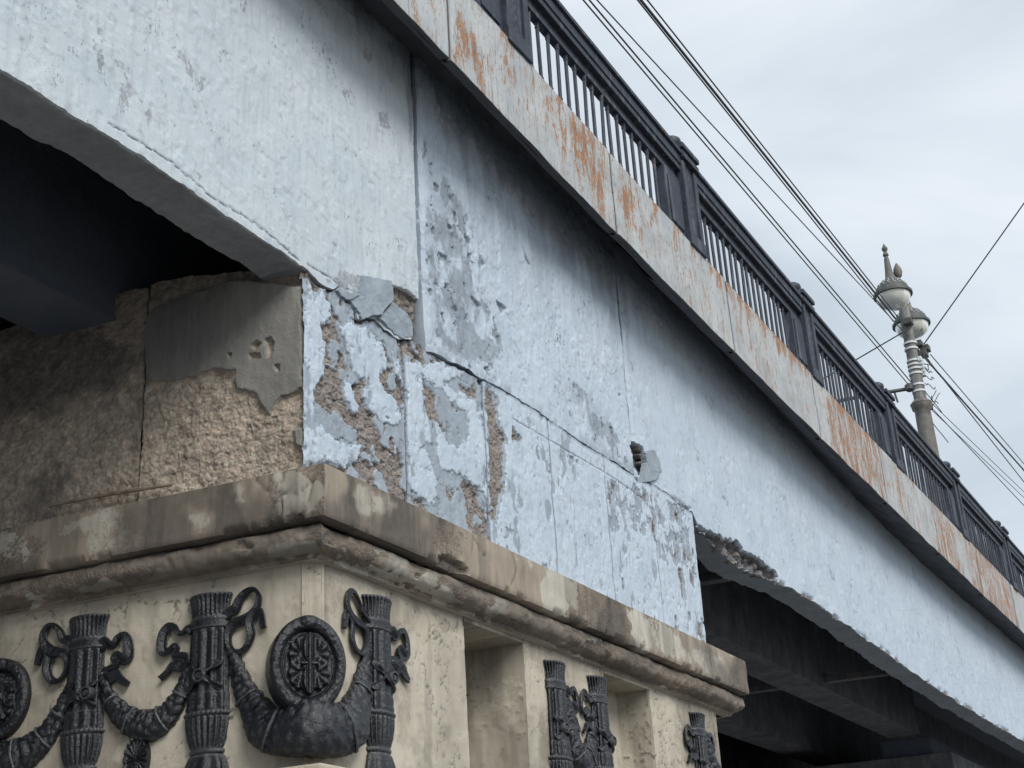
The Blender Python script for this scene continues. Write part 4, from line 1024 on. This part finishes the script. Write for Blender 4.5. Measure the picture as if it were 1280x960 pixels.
# medallions: polar relief
def medallion(loc, rot, rx, rz, label, seed, name='medallion_ornament', group='cast iron medallions on the pier', small=False, back=.12):
    t = empty(name, loc, label, 'ornament', group, rot)
    def polar(r0, r1, hf, nm, nr, na=300, skirt=None):
        r = np.linspace(r0, r1, nr); a = np.linspace(0, 2*math.pi, na+1); Rr, A = np.meshgrid(r, a, indexing='ij'); A[:, -1] = A[:, 0]
        H = hf(Rr, A); P = np.stack([rx*Rr*np.cos(A), -H, rz*Rr*np.sin(A)], -1)
        sk_ = P[-1:].copy(); sk_[..., 1] = back; P = np.concatenate([P, sk_])
        return grid(nm, P, M_iron, t, local=True, flip=True)
    def wreath(R, A):
        c = (R-.85)/.15; base = .036*np.sqrt(np.clip(1-c*c, 0, 1))+.005+.012*np.exp(-((np.abs(np.sin(A))-1)/.03)**2)
        f1, f2, ci = worley(A*7, R*9, seed); leaf = (.5-f1)*.010
        return base+leaf*np.clip(1-c*c, 0, 1)+np.exp(-((np.abs(np.sin(A))-1)/.02)**2)*.012
    def field(R, A):
        R = R*.93; x = R*np.cos(A); z = R*np.sin(A); h = .006+.0*R
        bead = .008*np.exp(-((R-.60)/.03)**2)
        ax = np.abs(x); az = np.abs(z)
        h2 = np.full(R.shape, .0)
        for cx_, cz_, rr_, th0 in ((.30, .17, .22, .5), (.30, -.17, .22, -.5)):      # scalloped shells left and right
            dx = ax-cx_+.12; dz = z-cz_; rd = np.hypot(dx, dz); an = np.arctan2(dz, dx+1e-6)
            sc_ = .30+.035*np.abs(np.cos(an*5)); h2 = np.maximum(h2, ss(sc_+.02, sc_-.03, rd)*(.018+.020*np.abs(np.cos(an*5))**.7*ss(.03, .2, rd)))
        for sg in (1, -1):                                                             # ribbed leaf up and down
            dz = sg*z-.12; wv_ = .20*np.sqrt(np.clip(1-((dz-.17)/.30)**2, 0, 1)); h2 = np.maximum(h2, ss(.0, .05, wv_-ax)*(.046+.014*np.abs(np.cos(x*26))))
        fan = h2
        core = .058*np.exp(-(x/.07)**4)*ss(.42, .3, az)
        cross = .050*np.exp(-(z/.045)**4)*ss(.26, .2, ax)
        return h+bead+np.maximum(fan, np.maximum(core, cross))+(fbm(x*9, z*9, 3, seed)-.5)*.006
    def rad(R, A): return .01+.014*np.abs(np.cos(A*8))*ss(.0, .2, R)+.01*np.exp(-(R/.12)**2)+.014*ss(.8, .9, R)
    if small: polar(.001, 1., rad, 'rosette_disc', 40)
    else:
        polar(.70, 1., wreath, 'wreath_rim', 44); polar(.001, .71, field, 'palmette_panel', 70)
    return t
pc = onL(382, 832, PB); bx = np.array([1., 0, 0])+UL; 
xB = np.cross(np.array([0, 0, 1.]), nB*1.0); xB = -np.cross(nB, np.array([0, 0, 1.])); 
ROTB = np.stack([xB if xB[0] > 0 else -xB, -nB, np.array([0, 0, 1.])], 1)
# stand on the bisector plane through the corner, pushed out so that it clears the arris
def onB(px, py, off):
    P0 = PB+nB*off; d = ray(px, py); return CAM+d*(((P0-CAM)@nB)/(d@nB))
medallion(onB(385, 831, .035), ROTB, .222, .285, 'big round black wreath medallion mounted across the corner of the pier', 3, back=.14)
medallion(gL((2, 876), .02), ROTL, .235, .262, 'black wreath medallion cut off by the left edge', 5, back=.02)
medallion(gL((174, 950), .01), ROTL, .085, .135, 'small black oval rosette hanging under the left garland', 7, name='oval_rosette', small=True, back=.02)
# stone ledge under the corner garland
lq = [onL(300, 958, PB), onL(395, 946, PB)]
zt_ = gL((380, 956))[2]
mb = MB(); d_ = .12
cor = PB-(np.array([1., 0, 0])+UL)*d_/math.sin(TH); La = PB+UL*.42+nLv*d_; Ra = PB+np.array([.42, -d_, 0]); Li = PB+UL*.42+nLv*-.02; Ri = PB+np.array([.42, .02, 0]); In = PB+np.array([.1, .1, 0])
ring = [La, cor, Ra, Ri, In, Li]
mb.add([(p[0], p[1], zt_-.02-.9) for p in ring]+[(p[0], p[1], zt_-.02) for p in ring], [(0, 1, 7, 6), (1, 2, 8, 7), (2, 3, 9, 8), (3, 4, 10, 9), (4, 5, 11, 10), (5, 0, 6, 11), (6, 7, 8, 9, 10, 11), (5, 4, 3, 2, 1, 0)])
M_ledge = simple('pale_ledge_render', (.36, .32, .25), (.45, .41, .33), 6, .9, .02, 18)
mb.build('corner_ledge', M_ledge, pier, bevel=.015)

# ------------------------------------------------------------------ railing
railing = empty('iron_railing', (12, -.45, Zu(1.45)), 'dark grey iron railing with capped posts running along the bridge deck edge', 'railing')
posts = [-1.28, -.52, .26, 1.03, 1.79, 2.56, 3.34, 4.095, 4.91, 5.71, 6.51, 7.31, 8.11, 8.91]
yr = -.09
def shear_box(mb, x0, x1, y0, y1, z0f, z1f):
    mb.add([(x0, y0, z0f(x0)), (x1, y0, z0f(x1)), (x1, y1, z0f(x1)), (x0, y1, z0f(x0)), (x0, y0, z1f(x0)), (x1, y0, z1f(x1)), (x1, y1, z1f(x1)), (x0, y1, z1f(x0))], BOXF)
zf = lambda x: Zu(float(ft(x/S)))
bal_me = None
for i, pxu in enumerate(posts):
    x = pxu*S; z0 = zf(x); hw = .185; y0, y1 = -.515, -.26; H_ = .215*S
    near = 1.0 < pxu < 7
    pb = MB(); pb.box((x-hw, y0+.03, z0-.02), (x+hw, y1, z0+H_-.02))
    # raised side strips and plinth on the front face
    pb.box((x-hw-.012, y0, z0-.015), (x-hw+.07, y1+.01, z0+H_-.06)); pb.box((x+hw-.07, y0, z0-.015), (x+hw+.012, y1+.01, z0+H_-.06)); pb.box((x-hw-.02, y0-.01, z0-.016), (x+hw+.02, y1+.02, z0+.14))
    po = pb.build('post', M_rail, railing, bevel=.008)
    if near:
        # cast leaf relief on the post face
        n, m = 20, 40; U, V = np.meshgrid(np.linspace(-1, 1, n), np.linspace(0, 1, m), indexing='ij')
        h = .012*np.abs(np.sin(V*22+np.abs(U)*4))*np.exp(-(U/.6)**2)+.008*np.exp(-(U/.1)**2)
        P = np.stack([x+U*(hw-.07), y0+.028-h, z0+.16+V*(H_-.30)], -1); grid('leaf_relief', P, M_rail, po)
    cb = MB(); cb.box((x-hw-.035, y0-.03, z0+H_-.04), (x+hw+.035, y1+.04, z0+H_+.03)); cb.box((x-hw-.015, y0-.012, z0+H_+.03), (x+hw+.015, y1+.02, z0+H_+.075)); cb.box((x-hw-.045, y0-.04, z0+H_+.075), (x+hw+.045, y1+.05, z0+H_+.135))
    cb.build('post_cap', M_rail, railing, bevel=.008)
    MB().lathe([(.02, .13), (.09, .135), (.06, .15), (.075, .165), (.10, .19), (.11, .225), (.10, .26), (.07, .285), (.02, .295)], 20, (x-.12, (y0+y1)/2, z0+H_)).build('ball_finial', M_rail, railing, smooth=True)
    if i+1 == len(posts): break
    xa, xb = x+hw+.012, posts[i+1]*S-hw-.012
    # rails
    rb = MB(); rel = lambda dz: (lambda x_: zf(x_)+dz)
    nseg = 4; xx = np.linspace(xa, xb, nseg+1)
    for a, b in zip(xx[:-1], xx[1:]):
        shear_box(rb, a, b, -.50, -.30, rel(H_-.13), rel(H_-.02)); shear_box(rb, a, b, -.53, -.27, rel(H_-.02), rel(H_+.03)); shear_box(rb, a, b, -.485, -.32, rel(H_-.20), rel(H_-.13))
    rb.build('handrail', M_rail, railing, bevel=.006)
    rb = MB(); rc_ = MB()
    for a, b in zip(xx[:-1], xx[1:]):
        shear_box(rb, a, b, -.44, -.36, rel(H_-.33), rel(H_-.283)); shear_box(rb, a, b, -.425, -.375, rel(H_-.283), rel(H_-.199))
        shear_box(rc_, a, b, -.45, -.35, rel(.03), rel(.07))
    rb.build('rail_frieze', M_rail, railing); rc_.build('bottom_rail', M_rail, railing)
    pn = MB(); shear_box(pn, xb-.42, xb, -.46, -.34, rel(.0), rel(H_-.33)); shear_box(pn, xb-.36, xb-.06, -.475, -.459, rel(.10), rel(H_-.42)); qn = MB(); shear_box(qn, xa, xa+.07, -.455, -.345, rel(.0), rel(H_-.33)); qn.build('end_strip', M_rail, railing)
    pn.build('end_panel', M_rail, railing, bevel=.006)
    # balusters
    s0, s1 = xa+.13, xb-.47
    nb = 16 if pxu > .9 else 16
    if pxu < 1.0: continue
    for k in range(nb):
        xc = s0+(s1-s0)*(k+.5)/nb; hb = H_-.29
        if bal_me is None:
            bm_ = MB(); bm_.lathe([(.027, 0), (.027, .03), (.018, .04), (.018, .12), (.025, .135), (.018, .15), (.018, hb-.12), (.025, hb-.10), (.018, hb-.085), (.028, hb-.03), (.042, hb)], 8)
            o = bm_.build('baluster', M_rail, railing, local=True); bal_me = o.data
        else:
            o = bpy.data.objects.new('baluster', bal_me); col.objects.link(o); o.parent = railing
        o.location = (xc-12, -.40+.45, zf(xc)-Zu(1.45)+.01); o.rotation_euler = (random.gauss(0, .006), random.gauss(0, .009), random.uniform(0, 3))

# ------------------------------------------------------------------ lamp post
LX, LY = 5.385*S, .06*S; 
lamp = empty('street_lamp', (LX, LY, Zu(1.38)), 'twin headed street lamp on a weathered pole rising behind the railing', 'street lamp')
def lz(py):   # height on the pole axis for a photo row
    lo, hi = 1.3, 3.2
    for _ in range(40):
        mid = (lo+hi)/2; c = M@(np.array([LX, LY, Zu(mid)])-CAM); y = c[1]/c[2]*F+480
        if y > py: lo = mid
        else: hi = mid
    return Zu((lo+hi)/2)
zb_ = Zu(1.38)
z505, z385 = lz(508), lz(388)
MB().lathe([(.24, 0), (.24, .4), (.17, .5), (.155, z505-zb_-.25), (.15, z505-zb_-.1), (.19, z505-zb_-.06), (.20, z505-zb_+.0), (.215, z505-zb_+.05), (.17, z505-zb_+.10), (.13, z505-zb_+.14)], 28, (LX, LY, zb_)).build('lower_pole', M_pole, lamp, smooth=True)
MB().lathe([(.125, z505-zb_+.12), (.12, z505-zb_+.5), (.105, z385-zb_-.1), (.10, z385-zb_+.05), (.03, z385-zb_+.12)], 24, (LX, LY, zb_)).build('upper_pole', M_up, lamp, smooth=True)
for py in (430, 437, 452, 457, 462, 468, 482, 490, 508):
    zz = lz(py); MB().lathe([(.10, -.02), (.135, -.02), (.135, .02), (.10, .02)], 20, (LX, LY, zz)).build('cable_tie', M_tie, lamp)
for k in range(5):
    zz = lz(455+k*4); MB().box((LX-.10+.03*k, LY-.18, zz), (LX+.05+.02*k, LY-.10, zz+.10)).build('tape_strip', M_tie, lamp, bevel=.01)
heads = [onY(1116, 368, .06), onY(1139, 405, .06)]
arm = MB(); mid = Vector((LX, LY, z385-.1))
hz = [float(h[2]) for h in heads]
arm.tube([Vector(heads[0])+Vector((0, 0, .32)), Vector(heads[0])*.5+Vector((LX, LY, z385+.4))*.5, Vector((LX, LY, z385+.05))], .05, 10)
arm.tube([Vector(heads[1])+Vector((0, 0, .32)), Vector(heads[1])*.5+Vector((LX, LY, z385+.3))*.5, Vector((LX, LY, z385+.0))], .05, 10)
arm.build('lamp_arm', M_poled, lamp, smooth=True)
for k, h in enumerate(heads):
    c = (h[0], h[1], h[2]); r = .355
    d = MB().lathe([(.06, .36), (.10, .34), (.19, .28), (.27, .19), (.325, .09), (.345, .02), (r+.025, .01), (r+.025, -.04), (r, -.045), (r-.03, -.045)], 36, c).build('lamp_hood', M_poled, lamp, smooth=True)
    MB().lathe([(r-.02, -.042), (r-.03, -.10), (.29, -.20), (.20, -.27), (.09, -.305), (.01, -.315)], 36, c).build('glass_globe', M_globe, lamp, smooth=True)
    MB().lathe([(.20, -.12), (.19, -.16), (.12, -.19), (.01, -.20)], 24, c).build('inner_lamp', M_tie, lamp, smooth=True)
    web = MB()
    for a in range(18):
        t0 = 2*math.pi*a/18; 
        pts = [(c[0]+rr*math.cos(t0+o_), c[1]+rr*math.sin(t0+o_), c[2]+zz) for rr, zz, o_ in ((.205, .275, 0), (.262, .21, .12), (.285, .18, .0), (.315, .12, .17))]
        web.tube(pts, .007, 5)
    web.build('hood_fretwork', M_tie, d)
    if k == 0: MB().lathe([(.10, .33), (.085, .40), (.07, .55), (.05, .78), (.035, .84), (.06, .87), (.045, .92), (.03, .95), (.055, .99), (.06, 1.03), (.03, 1.08), (.005, 1.14)], 16, c).build('flame_finial', M_pole, lamp, smooth=True)
    if k == 0: MB().lathe([(.02, .32), (.07, .38), (.09, .47), (.075, .55), (.04, .62), (.005, .68)], 12, (c[0]+.06, c[1]-.16, c[2])).build('leaf_finial', M_pole, lamp, smooth=True)
    else: MB().lathe([(.08, .33), (.06, .5), (.05, .62), (.02, .66)], 14, c).build('finial', M_pole, lamp, smooth=True)
# side bracket bar
bq = [onY(1113, 489, .06), onY(1150, 484, .06)]
bb = MB(); bx0 = Vector((LX, LY, lz(484))); bb.tube([bx0, bx0+Vector((-.25, .9, -.02)), bx0+Vector((-.45, 1.75, -.05))], .04, 8)
bb.tube([bx0+Vector((-.12, .45, 0)), bx0+Vector((-.10, .42, -.25))], .02, 6); bb.lathe([(.05, -.08), (.09, -.05), (.09, .05), (.05, .08)], 12, tuple(bx0+Vector((-.09, .15, 0))))
bb.build('side_bracket', M_poled, lamp, smooth=True)
# tangle of loose cable on the pole
rnd = random.Random(4); tg = MB()
for k in range(16):
    z_ = lz(rnd.uniform(415, 525)); p = Vector((LX+rnd.uniform(0, .2), LY-.1, z_)); pts = [p]
    a = rnd.uniform(-1, 1)
    for j in range(6):
        a += rnd.uniform(-1.2, 1.2); p = p+Vector((.07*math.cos(a)+.02, -.07*abs(math.sin(a))*.6, .08*math.sin(a*1.3))); pts.append(p)
    tg.tube([Vector(v) for v in catmull([tuple(v) for v in pts], 4)], .009, 5)
tg.build('cable_tangle', M_poled, lamp)
for py, dx, dy in ((407, -.15, 0), (428, .2, -.05), (433, .3, -.15), (440, .25, -.1)): MB().box((LX+dx-.1, LY+dy-.15, lz(py)-.06), (LX+dx+.1, LY+dy+.02, lz(py)+.06)).build('cable_clamp', M_poled, lamp, bevel=.01)

# ------------------------------------------------------------------ overhead wires
def wire(a, b, sag, r, label, grp='overhead wires along the bridge', mid=None):
    a = Vector(a); b = Vector(b); n = 28; pts = []
    for i in range(n+1):
        t = i/n; p = a.lerp(b, t); p.z -= sag*4*t*(1-t); pts.append(p)
    mb = MB().tube(pts, r, 6); o = mb.build('overhead_wire', M_wire, None, smooth=True)
    return tag(o, label, 'wire', grp)
def ext(p0, p1, y, k):        # extend a line seen in the picture, in the plane y
    A = onY(*p0, y); B = onY(*p1, y); return A, B
def wl(p0, p1, y, sag, r, label, back=12.):
    A = onY(*p0, y); B = onY(*p1, y); d = A-B; d = d/np.linalg.norm(d); wire(tuple(A+d*back), tuple(B), sag, r, label)
wl((801, 0), (1119, 398), .06, 0.0, .019, 'thickest black cable running from the top edge to the lamp pole')
wl((797, 0), (1117, 402), .06, 0.0, .011, 'thin black wire hugging the left side of the thick cable to the lamp pole')
wl((808, 0), (1122, 396), .06, -.02, .011, 'thin black wire just right of the thick cable to the lamp pole')
wl((729, 0), (1135, 480), .06, .0, .010, 'lowest left wire above the railing, ending at the lamp pole bracket')
wl((738, 0), (1139, 478), .06, .02, .011, 'wire second from the left above the railing, beside the lowest one')
wl((749, 0), (1142, 428), .06, .04, .009, 'single thin wire between the left pair and the thick cable')
def wr(p0, p1, r, label, sag=0., y=.06):
    A = onY(*p0, y); B = onY(*p1, y); d = B-A; d /= np.linalg.norm(d); wire(tuple(A), tuple(B+d*25), sag, r, label, 'overhead wires beyond the lamp')
wr((1147, 437), (1280, 588), .020, 'thickest cable leaving the lamp pole to the lower right')
wr((1150, 437), (1278, 600), .012, 'thin wire just below the thickest cable right of the lamp pole')
wr((1163, 443), (1281, 581), .011, 'upper wire starting at the tangle right of the lamp pole')
wr((1152, 492), (1280, 615), .008, 'faint wire below the thick cables right of the lamp pole')
wr((1158, 503), (1280, 632), .010, 'lowest wire leaving the pole collar to the right edge')
wr((1160, 508), (1280, 622), .008, 'second lowest wire leaving the pole collar to the right edge')
def onX(px, py, x):
    d = ray(px, py); return CAM+d*((x-CAM[0])/d[0])
A = onX(1155, 430, LX); B = onX(1290, 240, LX); wire(tuple(A), tuple(B+(B-A)*.6), .0, .013, 'sagging wire rising from the lamp pole to the right edge', 'cross wires at the lamp')
A = np.array([LX, LY, lz(412)]); B = onX(1066, 452, LX-.3); wire(tuple(A), tuple(B+(B-A)*.8), .0, .013, 'short wire from the lamp pole down to the left behind the railing', 'cross wires at the lamp')
